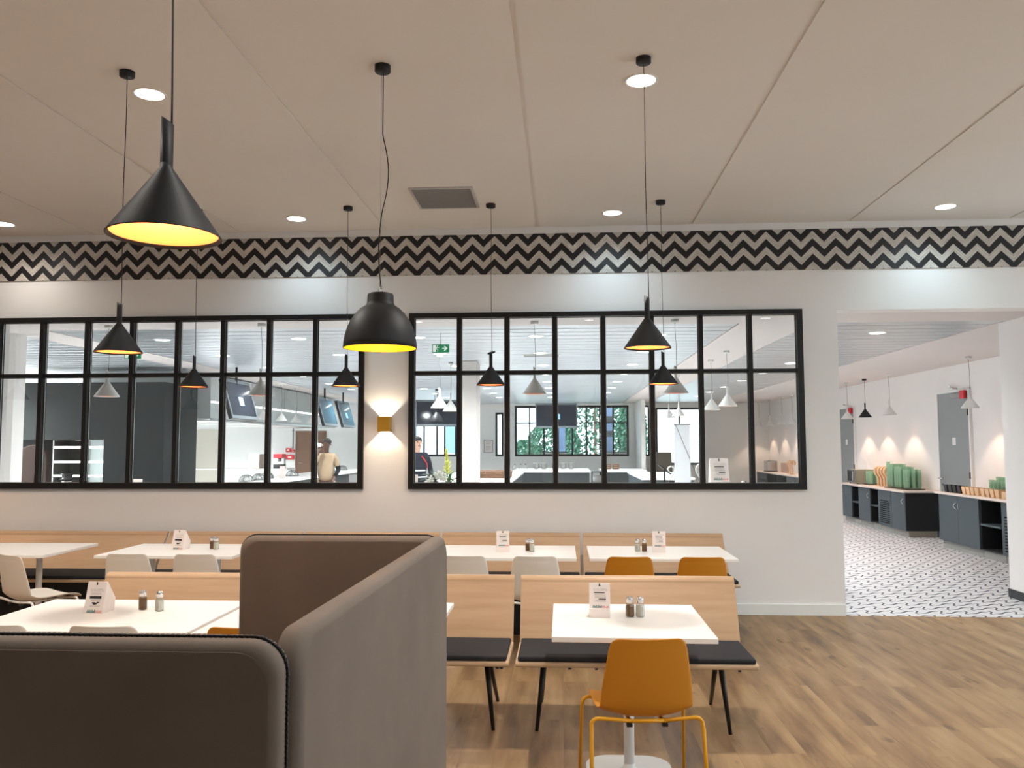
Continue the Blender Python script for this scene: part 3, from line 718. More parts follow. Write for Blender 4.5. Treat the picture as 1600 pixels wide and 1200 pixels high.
sp = shaker(m_pepper, 'pepper_shaker', 'brown pepper shaker with a metal cap on the small square table', 'pepper shakers'); sp.location = (0.338, 4.305, 0.74)
ss = shaker(m_salt, 'salt_shaker', 'white salt shaker with a metal cap on the small square table', 'salt shakers'); ss.location = (0.388, 4.30, 0.74)
dup(sp, (-2.225, 4.36, 0.74), 0, 'brown pepper shaker on the long left table in front'); dup(ss, (-2.12, 4.33, 0.74), 0.3, 'white salt shaker on the long left table in front')
dup(sp, (-2.935, 6.90, 0.74), 0, 'small brown pepper shaker on the back left table'); dup(ss, (-2.885, 6.86, 0.74), 0.3, 'small white salt shaker on the back left table')
dup(sp, (-0.282, 6.87, 0.74), 0, 'small pepper shaker half behind the salt on the back table right of the grey screen'); dup(ss, (-0.250, 6.83, 0.74), 0.3, 'small white salt shaker on the back table right of the grey screen')
dup(ss, (0.607, 6.88, 0.74), 0, 'small white salt shaker on the back table with the mustard chairs'); dup(sp, (0.660, 6.87, 0.74), 0.3, 'small brown pepper shaker on the back table with the mustard chairs')
# ================================================================== servery behind the windows
def X_(x, Y): return (x-878)*Y/1300
pw_ = cone_pendant(B-2.125, 0, m_whiteshade, m_gold, m_black, 'p', 'g')
pk_ = cone_pendant(B-2.125, 0, m_shade, m_gold, m_black, 'p', 'g')
g = 'white cone pendants in the servery'
for x, y, l in ((-4.84, 8.58, 'white cone pendant just behind the left window, left of the dark cladding block edge'), (-3.17, 8.58, 'white cone pendant just behind the left window, overlapping the hanging grey screen'),
                (-0.28, 8.62, 'white cone pendant just behind the right window, left of its middle'), (1.17, 8.6, 'white cone pendant just behind the right window, right behind a black cone'),
                (-1.74, 11.77, 'nearer of the two white cone pendants in the left pane of the right window'), (-1.74, 12.95, 'farther of the two white cone pendants in the left pane of the right window'),
                (2.28, 11.6, 'white cone pendant in the second last column of panes, the nearer right one'), (2.28, 12.83, 'white cone pendant in the second last column of panes, the lower left one'),
                (2.18, 15.7, 'small white cone pendant before the bright far window, the right one'), (2.14, 16.8, 'small white cone pendant before the bright far window, the left one')):
    place_pend(x, y, B, l, g, pw_, 1.2)
for k, y in enumerate((16.5, 17.6, 18.6, 19.8, 20.7)):
    place_pend(-6.03, y, B, 'white cone pendant over the serving counter, %s from the front' % ordn[k], g, pw_, 1.0)
for y, l in ((12.66, 'white cone pendant in front of the right grey door'), (15.7, 'white cone pendant by the side wall, right of the black one'), (17.97, 'white cone pendant at the left jamb of the wide opening'),
             (22.2, 'faint white cone pendant at the right edge of the last pane'), (23.24, 'white cone pendant third from left in the last pane'), (24.56, 'white cone pendant second from left in the last pane'), (25.88, 'white cone pendant leftmost in the last pane')):
    place_pend(6.02, y, B, l, g, pw_, 4.0, (1, .70, .52), beam=True)
place_pend(6.02, 16.93, B, 'small black cone pendant seen through the wide opening', 'black cone pendants in the servery', pk_, 4.0, (1, .70, .52), beam=True)
for P_ in (pw_, pk_):
    for ch in kids(P_): bpy.data.objects.remove(ch)
    bpy.data.objects.remove(P_)
# columns
struct(MB().box(-7.0, -6.23, 9.1, 9.3, 0, B).build('column', m_wall)); struct(MB().box(-1.57, -1.31, 12.75, 13.3, 0, B).build('column', paint('column_paint', (196, 190, 185), .75)))
struct(MB().box(2.3, 2.42, 24.4, 26.4, 0, B).build('column', m_white))
# dark clad block with the lit chiller
t = thing('clad_partition', 'large dark grey clad block behind the left window', 'partition', (-7.56, 13.0, 0))
m_clad = fabric('dark_cladding', (33, 37, 38), 0.6, 60, 0.15)
MB().box(-1.4, 0.2, 0, 1.2, 1.70, 2.62).build('upper_panel', m_clad, t)
MB().box(0.2, 1.19, 0, 1.2, 0, 2.62).build('side_panel', m_clad, t)
MB().box(-1.4, -1.0, 0.3, 1.2, 0, 1.699).build('left_panel', m_clad, t)
t = thing('display_chiller', 'lit white display chiller with empty shelves under the dark clad block', 'display chiller', (-7.87, 13.35, 0))
m_lit = mat('chiller_white', (232, 242, 242), 0.4, emit=(225, 242, 245), es=0.5); m_ledstrip = mat('led_strip', (255, 255, 255), 0.4, emit=(255, 255, 255), es=3.0)
MB().box(-0.48, 0.48, 0.36, 0.4, 0.2, 1.69).build('back_wall', m_lit, t); MB().box(-0.49, 0.488, -0.2, 0.4, 0.0, 0.2).build('base', m_steel, t)
for s in (-0.49, 0.47): MB().box(s, s+0.018, -0.1, 0.36, 0.2, 1.69).build('side_wall', m_steel, t)
MB().box(-0.15, -0.10, 0.28, 0.34, 0.2, 1.69).build('upright', m_steel, t)
MB().box(-0.47, -0.16, 0.345, 0.355, 0.2, 1.69).build('grey_lining', m_dark, t)
for z in (0.88, 1.10, 1.33, 1.57):
    o = MB().box(-0.47, 0.468, -0.08, 0.35, z, z+0.012).build('shelf', m_white, t); MB().box(-0.47, 0.468, -0.094, -0.081, z-0.012, z+0.022).build('light_strip', m_ledstrip, o)
# low counter with cup holder
t = thing('side_counter', 'low grey counter at the bottom of the left window', 'counter', (-7.2, 11.6, 0))
MB().box(-1.4, 1.35, -0.3, 0.3, 0, 0.99).build('body', m_dark, t); MB().box(-1.45, 1.4, -0.33, 0.33, 0.99, 1.03).build('top', m_grille, t)
t = thing('cup_dispenser', 'black rimmed cup dispenser in front of the lit chiller', 'cup dispenser', (-7.03, 11.5, 1.03))
MB().lathe([(0, 0), (0.07, 0), (0.072, 0.09), (0, 0.09)], 28).build('cup_stack', m_steel, t); MB().lathe([(0, 0.0905), (0.1, 0.0905), (0.1, 0.1), (0.068, 0.105), (0.07, 0.15), (0.085, 0.165), (0.085, 0.172), (0, 0.172)], 28).build('rim', m_black, t)
t = thing('white_card', 'small blank white card below the dark clad block', 'card', (-5.98, 11.45, 1.03)); MB().prism([(-0.02, 0), (0, 0.1), (0.003, 0.1), (-0.014, 0)], -0.08, 0.08, 'x').build('card_sheet', m_card, t)
t = thing('high_back_chair', 'dark brown high rounded chair back beside the white column', 'chair', (-8.25, 12.6, 0))
m_brown = fabric('dark_brown_cover', (52, 38, 34), 0.8)
b = MB(); b.prism([(-0.24, 0.45), (-0.24, 1.3)]+arc(0, 1.38, 0.24, PI, 0, 10)+[(0.26, 0.8), (0.3, 0.45)], -0.05, 0.05, 'y'); bevelmod(b.build('backrest', m_brown, t), 0.02, 3)
b = MB(); b.box(-0.26, 0.26, -0.5, -0.05, 0.38, 0.48, bev=0.03); b.build('seat', m_brown, t)
for sx in (-.2, .2):
    for sy in (-.45, -.02): MB().cyl((sx, sy, 0), (sx, sy, 0.385), 0.018).build('leg', m_black, t)
# hanging screens
m_scr = mat('dark_screen', (22, 28, 40), 0.12, spec=0.4); m_scrt = mat('teal_screen', (30, 70, 86), 0.08, spec=0.6)
m_scrlit = mat('screen_logo_patch', (140, 190, 220), 0.3, emit=(110, 170, 215), es=0.6)
def tv(loc, rz, tilt, label, scr, patch=True):
    t = thing('hanging_screen', label, 'screen', loc, rz, 'screens hanging from the servery ceiling')
    R = Matrix.Rotation(tilt, 4, 'X'); w, h = 0.56, 0.33
    b = MB(); b.box(-w, w, 0.0, 0.06, -h, h, R, bev=0.004); b.build('housing', m_black, t)
    b = MB()
    for q in ((-w, w, -h, -h+0.05), (-w, w, h-0.05, h), (-w, -w+0.04, -h+0.05, h-0.05), (w-0.04, w, -h+0.05, h-0.05)): b.box(q[0], q[1], -0.012, -0.001, q[2], q[3], R)
    b.build('bezel', m_tvbez, t)
    b = MB(); b.box(-w+0.04, w-0.04, -0.006, -0.001, -h+0.05, h-0.05, R); s = b.build('screen_panel', scr, t)
    if patch: b = MB(); b.box(-0.09, 0.09, -0.009, -0.0062, -0.10, 0.04, R); b.build('lit_patch', m_scrlit, s)
    b = MB(); b.cyl((0, 0.08, 0.1), (0, 0.08, B-loc[2]), 0.02); b.box(-0.08, 0.08, 0.06, 0.1, -0.1, 0.12); b.build('bracket', m_black, t)
    return t
tv((-5.3, 13.45, 2.35), PI/2, math.radians(-16), 'nearest hanging screen over the serving counter, grey bezel with a blue patch', m_scr)
tv((-5.3, 18.6, 2.35), PI/2, math.radians(-16), 'left one of the two teal hanging screens above the person in khaki', m_scrt, False)
tv((-5.3, 20.2, 2.35), PI/2, math.radians(-16), 'right one of the two teal hanging screens above the person in khaki', m_scrt)
tv((-0.14, 22.0, 2.36), 0, math.radians(-4), 'black screen hanging in front of the far green window', m_scr)
tv((-3.05, 20.4, 2.38), math.radians(8), math.radians(-10), 'black screen hanging in the left pane of the right window', m_scr, False)
t = thing('lit_sign', 'small glowing pale blue sign under the left hanging black screen', 'sign', (-3.3, 21.5, 2.27)); MB().box(-.12, .12, 0, .03, -.045, .045).build('panel', mat('sign_glow', (190, 240, 245), .4, emit=(190, 240, 245), es=1.2), t); MB().cyl((0, .015, .04), (0, .015, B-2.27), .006).build('rod', m_black, t)
# black dome lamp far away
t = thing('dome_pendant_lamp', 'small black dome pendant far behind the left pane of the right window', 'pendant lamp', (-2.9, 19.2, B)); z = -(B-2.13)
MB().lathe([(0.15, z), (0.148, z+.03), (0.12, z+.11), (0.07, z+.17), (0.055, z+.18), (0.05, z+.22), (0, z+.22)], 32).build('shade', m_shade, t); MB().cyl((0, 0, z+.22), (0, 0, -.02), .004).build('cord', m_black, t); MB().cyl((0, 0, -.03), (0, 0, 0), .04).build('ceiling_rose', m_shade, t)
# serving counter
t = thing('serving_counter', 'long white-topped serving counter with a dark front behind the left window', 'counter', (-6.0, 19.0, 0))
MB().box(-.5, .42, -4.5, 5.0, .1, .86).build('body', m_dark, t); MB().box(-.55, .5, -4.55, 5.05, .86, .9).build('worktop', m_whitetop, t); MB().box(-.45, .38, -4.4, 4.9, 0, .1).build('plinth', m_anthdark, t)
MB().box(.421, .43, 2.6, 3.6, .12, .85).build('front_panel', m_grille, t)
# extraction hood
t = thing('extraction_hood', 'large pale grey extraction hood above the serving counter', 'hood', (-7.5, 18.9, 2.06))
m_hood = plastic('hood_panel', (176, 182, 180), 0.3, 0.5)
MB().box(-1.1, 1.15, -4.2, 4.1, 0.02, 0.815).build('casing', m_hood, t); MB().box(1.151, 1.175, -4.2, 4.1, .31, .345).build('light_strip', mat('hood_light', (250, 250, 250), .4, emit=(255, 255, 255), es=1.2), t)
MB().box(1.151, 1.17, -4.2, 4.1, 0.0, 0.03).build('bottom_rail', m_steel, t)
for y in (-2.2, -.2, 1.8): MB().box(1.151, 1.156, y, y+.02, .35, .81).build('panel_joint', m_grille, t)
for k in range(4): MB().box(-.9, .9, -3.9+k*2.0, -2.3+k*2.0, 0.0, 0.019).build('filter', m_steel, t)
# cloches on the counter
def cloche():
    t = thing('plate_cover', 'x', 'plate cover', (0, 0, 0), 0, 'clear plate covers on the serving counter'); r = .145
    MB().lathe([(r, 0), (r*.98, .03), (r*.85, .075), (r*.6, .108), (r*.3, .125), (0, .13)], 28).build('dome', thin_glass('clear_plastic', (.96, .97, .97), 2.0, .25), t)
    b = MB()
    for k in range(8):
        a = 2*PI*k/8; b.tube([(r*s*math.cos(a), r*s*math.sin(a), z) for s, z in ((1.01, .002), (.99, .03), (.86, .077), (.61, .11), (.31, .127), (.05, .132))], .003, 5)
    b.tube([(r*1.01*math.cos(2*PI*k/28), r*1.01*math.sin(2*PI*k/28), .004) for k in range(28)], .004, 5, closed=True); b.build('ribs', m_tvbez, t)
    MB().sphere((0, 0, .14), .014).build('knob', m_white, t); return t
c0 = cloche(); c0.location = (-6.12, 15.9, .9); c0['label'] = 'ribbed plate cover at the near end of the serving counter'
for y, l in ((16.5, 'ribbed plate cover second from the near end of the serving counter'), (17.4, 'ribbed plate cover behind the white card on the serving counter'), (18.6, 'ribbed plate cover on the counter in front of the brown door'), (21.9, 'plate cover just right of the person in khaki'), (22.9, 'plate cover farthest right on the serving counter')):
    dup(c0, (-6.25 if y == 17.4 else -6.1, y, .9), 0, l)
t = thing('white_card', 'white folded card standing on the serving counter', 'card', (-5.78, 17.0, .9)); MB().prism([(-0.03, 0), (0, 0.27), (0.003, 0.27), (-0.024, 0)], -0.06, 0.06, 'x').build('card_sheet', m_card, t)
# kitchen things at the far wall
def door(n, x0, x1, z1, y, m, side=False):
    mb = MB(); mb.box(x0, x1, y-.03, y-.002, 0.01, z1); o = struct(mb.build('door_%d' % n, m))
    f = MB(); w = .05
    f.box(x0-w, x0, y-.045, y-.001, 0, z1+w); f.box(x1, x1+w, y-.045, y-.001, 0, z1+w); f.box(x0, x1, y-.045, y-.001, z1, z1+w); f.build('door_frame', m, o)
    h = MB(); h.cyl((x0+.08, y-.09, 1.02), (x0+.2, y-.09, 1.02), .01); h.cyl((x0+.08, y-.09, 1.02), (x0+.08, y-.03, 1.02), .01); h.build('door_handle', m_steel, o); return o
door(3, -12.2, -11.2, 2.06, YF, m_doorbeige); d = door(4, -8.54, -7.64, 2.0, YF, m_walnut)
MB().box(-8.03, -7.85, YF-.034, YF-.031, 1.35, 1.75).build('notice_sheet', m_card, d); MB().box(-8.02, -7.86, YF-.034, YF-.031, 1.8, 1.9).build('red_notice', m_red, d)
t = thing('steel_worktable', 'stainless kitchen worktable along the far white kitchen wall', 'worktable', (-9.6, 24.0, 0))
MB().box(-1.5, 1.7, -.4, .4, .88, .92).build('top', m_steel, t); MB().box(-1.4, 1.6, -.3, .3, .3, .32).build('lower_shelf', m_steel, t)
for sx in (-1.4, 1.6):
    for sy in (-.34, .34): MB().cyl((sx, sy, 0), (sx, sy, .88), .02).build('leg', m_steel, t)
t = thing('steel_box', 'plain beige-grey metal box standing on the kitchen worktable', 'box', (-8.95, 24, .92)); MB().box(-.16, .16, -.2, .2, 0.01, .42, bev=.008).build('casing', plastic('beige_metal', (176, 170, 158), .4), t); MB().box(-.14, .14, -.2, .2, 0, .01).build('feet', m_black, t)
t = thing('coffee_machine', 'red and black coffee machine at the end of the kitchen worktable', 'coffee machine', (-8.25, 24, .92)); MB().box(-.13, .13, -.18, .18, 0, .12, bev=.01).build('base', m_black, t); MB().box(-.12, .12, 0, .18, .12, .3).build('body', m_steel, t); MB().box(-.13, .13, -.18, .18, .3, .42, bev=.01).build('top', m_red, t); MB().cyl((0, -.08, .2), (0, -.08, .3), .03).build('spout', m_steel, t)
for x0, x1, z0, z1, l in ((-8.9, -8.73, 1.37, 1.5, 'upper left red alarm box on the white kitchen wall'), (-8.71, -8.61, 1.36, 1.45, 'small red alarm box under the vertical conduit'), (-8.9, -8.63, 1.14, 1.28, 'lower wide red alarm box on the white kitchen wall')):
    t = thing('alarm_box', l, 'alarm box', ((x0+x1)/2, YF, (z0+z1)/2)); w = (x1-x0)/2; h = (z1-z0)/2
    b = MB(); b.box(-w, w, -.07, -.001, -h, h, bev=.008); b.build('housing', m_red, t); MB().box(-w*.4, w*.4, -.074, -.0705, -h*.4, h*.3).build('label_plate', m_card, t)
t = thing('conduit', 'thin grey vertical conduit above the red alarm boxes', 'conduit', (-8.68, YF-.02, 1.45)); MB().cyl((0, 0, 0.02), (0, 0, 1.4), .02).build('pipe', m_grille, t); MB().box(-.03, .03, -.01, .018, .6, .63).build('clip', m_black, t)
# exit signs
def exit_sign(loc, label, rz=0, rod=True):
    t = thing('exit_sign', label, 'exit sign', loc, rz, 'green exit signs'); MB().box(-.1, .1, -.008, .008, -.048, .048, bev=.002).build('panel', m_green, t)
    b = MB()
    b.prism([(.02, -.006), (.055, -.006), (.045, .02), (.058, .02), (.085, 0), (.058, -.02), (.045, -.02), (.055, .006), (.02, .006)][0:0] or [(.018, .005), (.05, .005), (.036, .026), (.052, .026), (.08, 0), (.052, -.026), (.036, -.026), (.05, -.005), (.018, -.005)], -.0095, -.0082, 'y'); b.build('arrow', m_signwhite, t)
    MB().prism([(-.09, -.04), (-.055, -.04), (-.055, .04), (-.09, .04)], -.0095, -.0082, 'y').build('doorway', m_signwhite, t)
    b = MB(); b.sphere((-.036, -.009, .03), .007, sy=.15); b.tube([(-.036, -.009, .02), (-.046, -.009, -.005), (-.03, -.009, -.02), (-.036, -.009, -.04)], .0035, 5); b.tube([(-.046, -.009, -.005), (-.062, -.0098, -.018), (-.072, -.0098, -.03)], .0035, 5); b.tube([(-.038, -.009, .018), (-.024, -.009, .006), (-.014, -.009, .012)], .003, 5); b.tube([(-.038, -.009, .018), (-.052, -.009, .012), (-.054, -.009, 0)], .003, 5); b.build('running_figure', m_signwhite, t)
    if rod: b = MB(); b.cyl((0, 0, .046), (0, 0, B-loc[2]), .004); b.build('hanging_rod', m_steel, t)
    return t
exit_sign((-1.385, 9.45, 2.71), 'green exit sign with arrow hanging in the upper left pane of the right window')
exit_sign((-5.03, 9.45, 2.67), 'green exit sign mostly hidden behind a black cone in the left window')
exit_sign((OP[1]-.012, 8.2, 2.70), 'green exit sign on the right jamb of the wide opening, cut by the photo edge', -PI/2, False)
t = thing('ceiling_vent', 'long narrow air vent in the metal servery ceiling', 'vent', (-.29, 11.95, B)); MB().box(-.27, .27, -.1, .1, -.012, 0).build('frame', m_white, t); b = MB(); [b.box(-.25, .25, -.09+k*.03, -.075+k*.03, -.016, -.0125) for k in range(6)]; b.build('louvres', m_grille, t)
# ------------------------------------------------------------------ serving islands seen through the right window
def counter(x0, x1, y0, y1, z, label, body=m_anth, top=m_whitetop, glassy=False):
    t = thing('buffet_counter', label, 'counter', ((x0+x1)/2, (y0+y1)/2, 0)); w, d = (x1-x0)/2, (y1-y0)/2
    MB().box(-w+.03, w-.03, -d+.03, d-.03, .1, z-.04).build('body', body, t); MB().box(-w, w, -d, d, z-.04, z).build('worktop', top, t); MB().box(-w+.06, w-.06, -d+.06, d-.06, 0, .1).build('plinth', m_black, t)
    return t
counter(-1.33, .75, 22.2, 24.6, .9, 'dark buffet island with a long white top under the far green window', m_dark)
counter(-2.7, -.98, 16.4, 21.3, .9, 'dark buffet counter with a white top carrying the brown basket', m_dark)
counter(1.05, 2.25, 22.3, 24.3, .9, 'buffet counter end carrying the two brown crates', m_dark)
counter(1.65, 2.75, 17.5, 21.4, .9, 'narrow grey-fronted buffet counter right of the middle of the window', m_anth)
counter(1.75, 2.5, 14.6, 15.9, .88, 'white-topped till counter left of the tall white panel', m_white)
counter(-2.05, -.9, 9.35, 10.0, 1.03, 'white reception ledge carrying the flower bouquet', m_white)
counter(1.3, 2.35, 9.3, 9.95, 1.10, 'white ledge behind the last panes carrying the menu poster', m_white)
for k, x in enumerate((-.74, -.52, -.2, .03, .26)):
    if k == 0:
        t0 = thing('bowl_stack', 'stack of grey bowls, leftmost of five on the far island', 'bowls', (x, 23.9, .9), 0, 'stacks of grey bowls on the far island')
        m_bowl = plastic('grey_bowl', (140, 140, 138), .5)
        for q in range(5): MB().lathe([(0, .004), (.05, .004), (.095, .045), (.1, .06), (.096, .06), (.09, .048), (.047, .01), (0, .01)], 24, Matrix.Translation((0, 0, .028*q))).build('bowl', m_bowl, t0)
    else: dup(t0, (x, 23.9, .9), 0, 'stack of grey bowls, %s from the left on the far island' % ordn[k])
for x, l in ((1.27, 'left one of two brown crates on the buffet end'), (1.5, 'right one of two brown crates on the buffet end')):
    t = thing('wooden_crate', l, 'crate', (x, 23.6, .9)); b = MB()
    for q in range(3):
        z = .01+q*.05; b.box(-.09, .09, -.09, -.08, z, z+.035); b.box(-.09, .09, .08, .09, z, z+.035); b.box(-.09, -.08, -.08, .08, z, z+.035); b.box(.08, .09, -.08, .08, z, z+.035)
    b.build('slats', m_walnut, t); MB().box(-.08, .08, -.08, .08, 0, .012).build('bottom', m_walnut, t)
    b = MB(); [b.box(sx-.006, sx+.006, sy-.006, sy+.006, .012, .15) for sx in (-.073, .073) for sy in (-.073, .073)]; b.build('corner_posts', m_walnut, t)
# basket
t = thing('wicker_basket', 'long brown wicker basket tray on the buffet counter beside the white column', 'basket', (-1.45, 17.6, .9)); b = MB()
for q in range(6):
    z = .012+q*.026; P = [(x, y, z) for x, y in rrect(-.42+.004*q, .36+.006*q, -.25, .25, .06, 4)]; b.tube(P, .012, 5, closed=True)
for k in range(26):
    x = -.4+k*.031; b.tube([(x, -.258, 0), (x, -.258, .15)], .006, 4); b.tube([(x, .258, 0), (x, .258, .15)], .006, 4)
b.build('weave', m_walnut, t); MB().box(-.4, .36, -.24, .24, 0, .012).build('bottom', m_walnut, t)
for k in range(3): MB().box(-.33+k*.22, -.15+k*.22, -.2, .2, .013, .11, bev=.02).build('wire_tray', m_brown, t)
for k, x in enumerate((-1.28, -1.12, -.99)):
    t = thing('carafe', 'small glass carafe on the far island, %s' % ('leftmost', 'middle one', 'rightmost')[k], 'carafe', (x, 22.6, .9)); MB().lathe([(0, .0), (.045, .0), (.05, .06), (.02, .12), (.022, .16)], 20).build('glass_body', m_bottle, t); MB().cyl((0, 0, .155), (0, 0, .18), .02).build('stopper', m_black, t)
t = thing('plate_trolley', 'black trolley with a pile of pale plates between the far buffet counters', 'trolley', (.9, 22.0, 0))
for sx in (-.12, .12):
    for sy in (-.2, .2): MB().cyl((sx, sy, 0.03), (sx, sy, .9), .015).build('post', m_black, t)
for z in (.2, .55, .88): MB().box(-.14, .14, -.22, .22, z, z+.02).build('shelf', m_black, t)
b = MB(); b.lathe([(0, .57), (.11, .57), (.115, .78), (0, .78)], 28); b.build('plate_pile', m_grille, t)
# tall white panel with a slanting black cord
t = thing('roller_banner', 'tall blank white panel with a slanting black cord near the bright far window', 'banner', (1.85, 13.0, 0)); MB().box(-.12, .12, -.02, .02, .04, 1.9).build('panel', m_doorbeige if False else m_grille if False else plastic('pale_grey_panel', (206, 210, 214), .5), t); MB().box(-.15, .15, -.12, .12, 0, .04).build('base', m_steel, t)
MB().tube([(-.1, -.03, 1.9), (.24, -.03, 1.05)], .004, 6).build('cord', m_black, t)
b = MB(); b.box(-.13, .13, -.025, .025, 1.9, 1.915); b.build('top_rail', m_steel, t)
# till items
t = thing('till_screen', 'black tilted till screen on the white-topped till counter', 'till', (1.95, 15.3, .88)); R = Matrix.Rotation(math.radians(38), 4, 'Y')
MB().box(-.14, .14, -.1, .1, -.01, .01, Matrix.Translation((-.1, 0, .27)) @ R).build('display', m_black, t); MB().cyl((-.1, 0, .02), (-.1, 0, .27), .015).build('stand', m_black, t); MB().box(-.2, 0, -.09, .09, 0, .02).build('base', m_black, t)
t = thing('cutlery_box', 'small black cutlery box on the white-topped till counter', 'box', (1.93, 14.8, .88)); MB().box(-.07, .07, -.09, .09, 0, .09, bev=.005).build('box_body', m_black, t); MB().box(-.05, .05, -.07, .07, .09, .1).build('contents', m_steel, t)
def arc_board(label, loc, rz, sc, m, grp):
    """bent wood board: straight stem with a round open head"""
    t = thing('bent_wood_stand', label, 'wooden stand', loc, rz, grp); pts = [(0, 0, .016), (0, 0, .13), (.01, 0, .17), (.045, 0, .215), (.06, 0, .255), (.055, 0, .30), (.03, 0, .335), (-.01, 0, .35), (-.05, 0, .335), (-.075, 0, .30), (-.075, 0, .265), (-.055, 0, .235)]
    b = MB()
    for (x0, _, z0), (x1, _, z1) in zip(pts, pts[1:]):
        d = Vector((x1-x0, 0, z1-z0)); n = Vector((-d.z, 0, d.x)).normalized()*.012*sc
        p0 = Vector((x0, 0, z0))*sc-d*sc*.08; p1 = Vector((x1, 0, z1))*sc+d*sc*.08
        b.prism([((p0+n).x, (p0+n).z), ((p1+n).x, (p1+n).z), ((p1-n).x, (p1-n).z), ((p0-n).x, (p0-n).z)], -.038*sc, .038*sc, 'y')
    b.build('bent_board', m, t); MB().box(-.06*sc, .06*sc, -.042*sc, .042*sc, 0, .012*sc).build('foot', m, t); return t
arc_board('white bent stand on the till counter next to the tall white panel', (2.02, 15.6, .88), 0, .9, m_whiteshade, 'white bent stands')
arc_board('tall white bent stand left of the menu poster in the window', (1.57, 9.6, 1.10), PI, .8, m_whiteshade, 'white bent stands')
big = dup(ma, (1.775, 9.6, 1.10), 0, 'larger pink-white menu poster stand behind the second last pane of the right window', 'menu posters in the servery'); big.scale = (2.0, 2.0, 2.08)
big2 = dup(ma, (2.2, 13.6, .88), 0, 'menu poster stand beside the tall white panel', 'menu posters in the servery'); big2.scale = (1.5, 1.5, 2.0); big2.location = (2.15, 14.9, .88)
t = thing('card_reader', 'white and black card terminal at the right of the menu poster', 'card terminal', (2.06, 9.65, 1.10)); MB().prism([(-.04, 0), (-.02, .085), (.0, .085), (.06, .01), (.06, 0)], -.04, .04, 'y').build('body', m_white, t); MB().prism([(.003, .087), (.063, .014), (.067, .018), (.007, .093)], -.038, .038, 'y').build('screen', m_black, t)
# notice on far wall
t = thing('framed_notice', 'framed pink-white notice on the far wall right of the white column', 'notice', (-2.345, YF, 1.545)); b = MB(); [b.box(*q) for q in ((-.145, .145, -.02, -.001, -.205, -.19), (-.145, .145, -.02, -.001, .19, .205), (-.145, -.13, -.02, -.001, -.19, .19), (.13, .145, -.02, -.001, -.19, .19))]; b.build('frame', m_tvbez, t)
MB().box(-.13, .13, -.012, -.001, -.19, .19).build('sheet', m_card, t); b = MB(); [b.box(-.08, .08-.03*(k % 2), -.0135, -.0122, .12-k*.045, .13-k*.045) for k in range(7)]; b.build('grey_lettering', m_greyink, t)
t = thing('low_cabinet', 'olive-grey low cabinet under the bright far window', 'cabinet', (3.07, 25.6, 0)); MB().box(-.2, .22, -.3, .3, .05, 1.36).build('body', plastic('olive_grey', (106, 102, 90), .6), t); MB().box(-.19, .21, -.28, .28, 0, .05).build('plinth', m_black, t); MB().cyl((-.12, -.32, .8), (-.12, -.32, 1.0), .008).build('handle', m_steel, t)
# ------------------------------------------------------------------ side wall: grey doors, base cabinets, tumblers
def side_door(n, y0, y1, z1, m):
    mb = MB(); mb.box(XR-.03, XR-.002, y0, y1, .01, z1); o = struct(mb.build('door_%d' % n, m)); w = .04; f = MB()
    f.box(XR-.045, XR-.001, y0-w, y0, 0, z1+w); f.box(XR-.045, XR-.001, y1, y1+w, 0, z1+w); f.box(XR-.045, XR-.001, y0, y1, z1, z1+w); f.build('door_frame', m_white, o)
    h = MB(); h.cyl((XR-.1, y1-.22, 1.02), (XR-.1, y1-.07, 1.02), .011); h.cyl((XR-.1, y1-.08, 1.02), (XR-.03, y1-.08, 1.02), .011); h.cyl((XR-.04, y1-.08, .92), (XR-.03, y1-.08, .92), .02); h.build('door_handle', m_chrome, o)
    for z in (.3, 1.1, 2.1):
        h = MB(); h.cyl((XR-.05, y0+.005, z-.05), (XR-.05, y0+.005, z+.05), .012); h.build('hinge', m_black, o)
    MB().box(XR-.034, XR-.031, (y0+y1)/2-.06, (y0+y1)/2+.06, 1.58, 1.7).build('door_sign', m_white, o)
    c = MB(); c.box(XR-.09, XR-.031, y0+.18, y0+.5, z1-.1, z1-.03, bev=.005); c.build('door_closer', m_grille, o)
    c = MB(); c.box(XR-.09, XR-.05, y0+.03, y0+.17, z1-.12, z1+.01); c.build('alarm_light', m_red, o)
    c = MB(); c.sphere((XR-.07, (y0+y1)/2, z1+.09), .03); c.box(XR-.08, XR-.001, (y0+y1)/2-.12, (y0+y1)/2+.12, z1+.045, z1+.065); c.build('detector', m_white, o)
    return o
side_door(1, 13.55, 14.62, 2.44, m_doorgrey); side_door(2, 18.75, 19.75, 2.39, m_doorgrey)
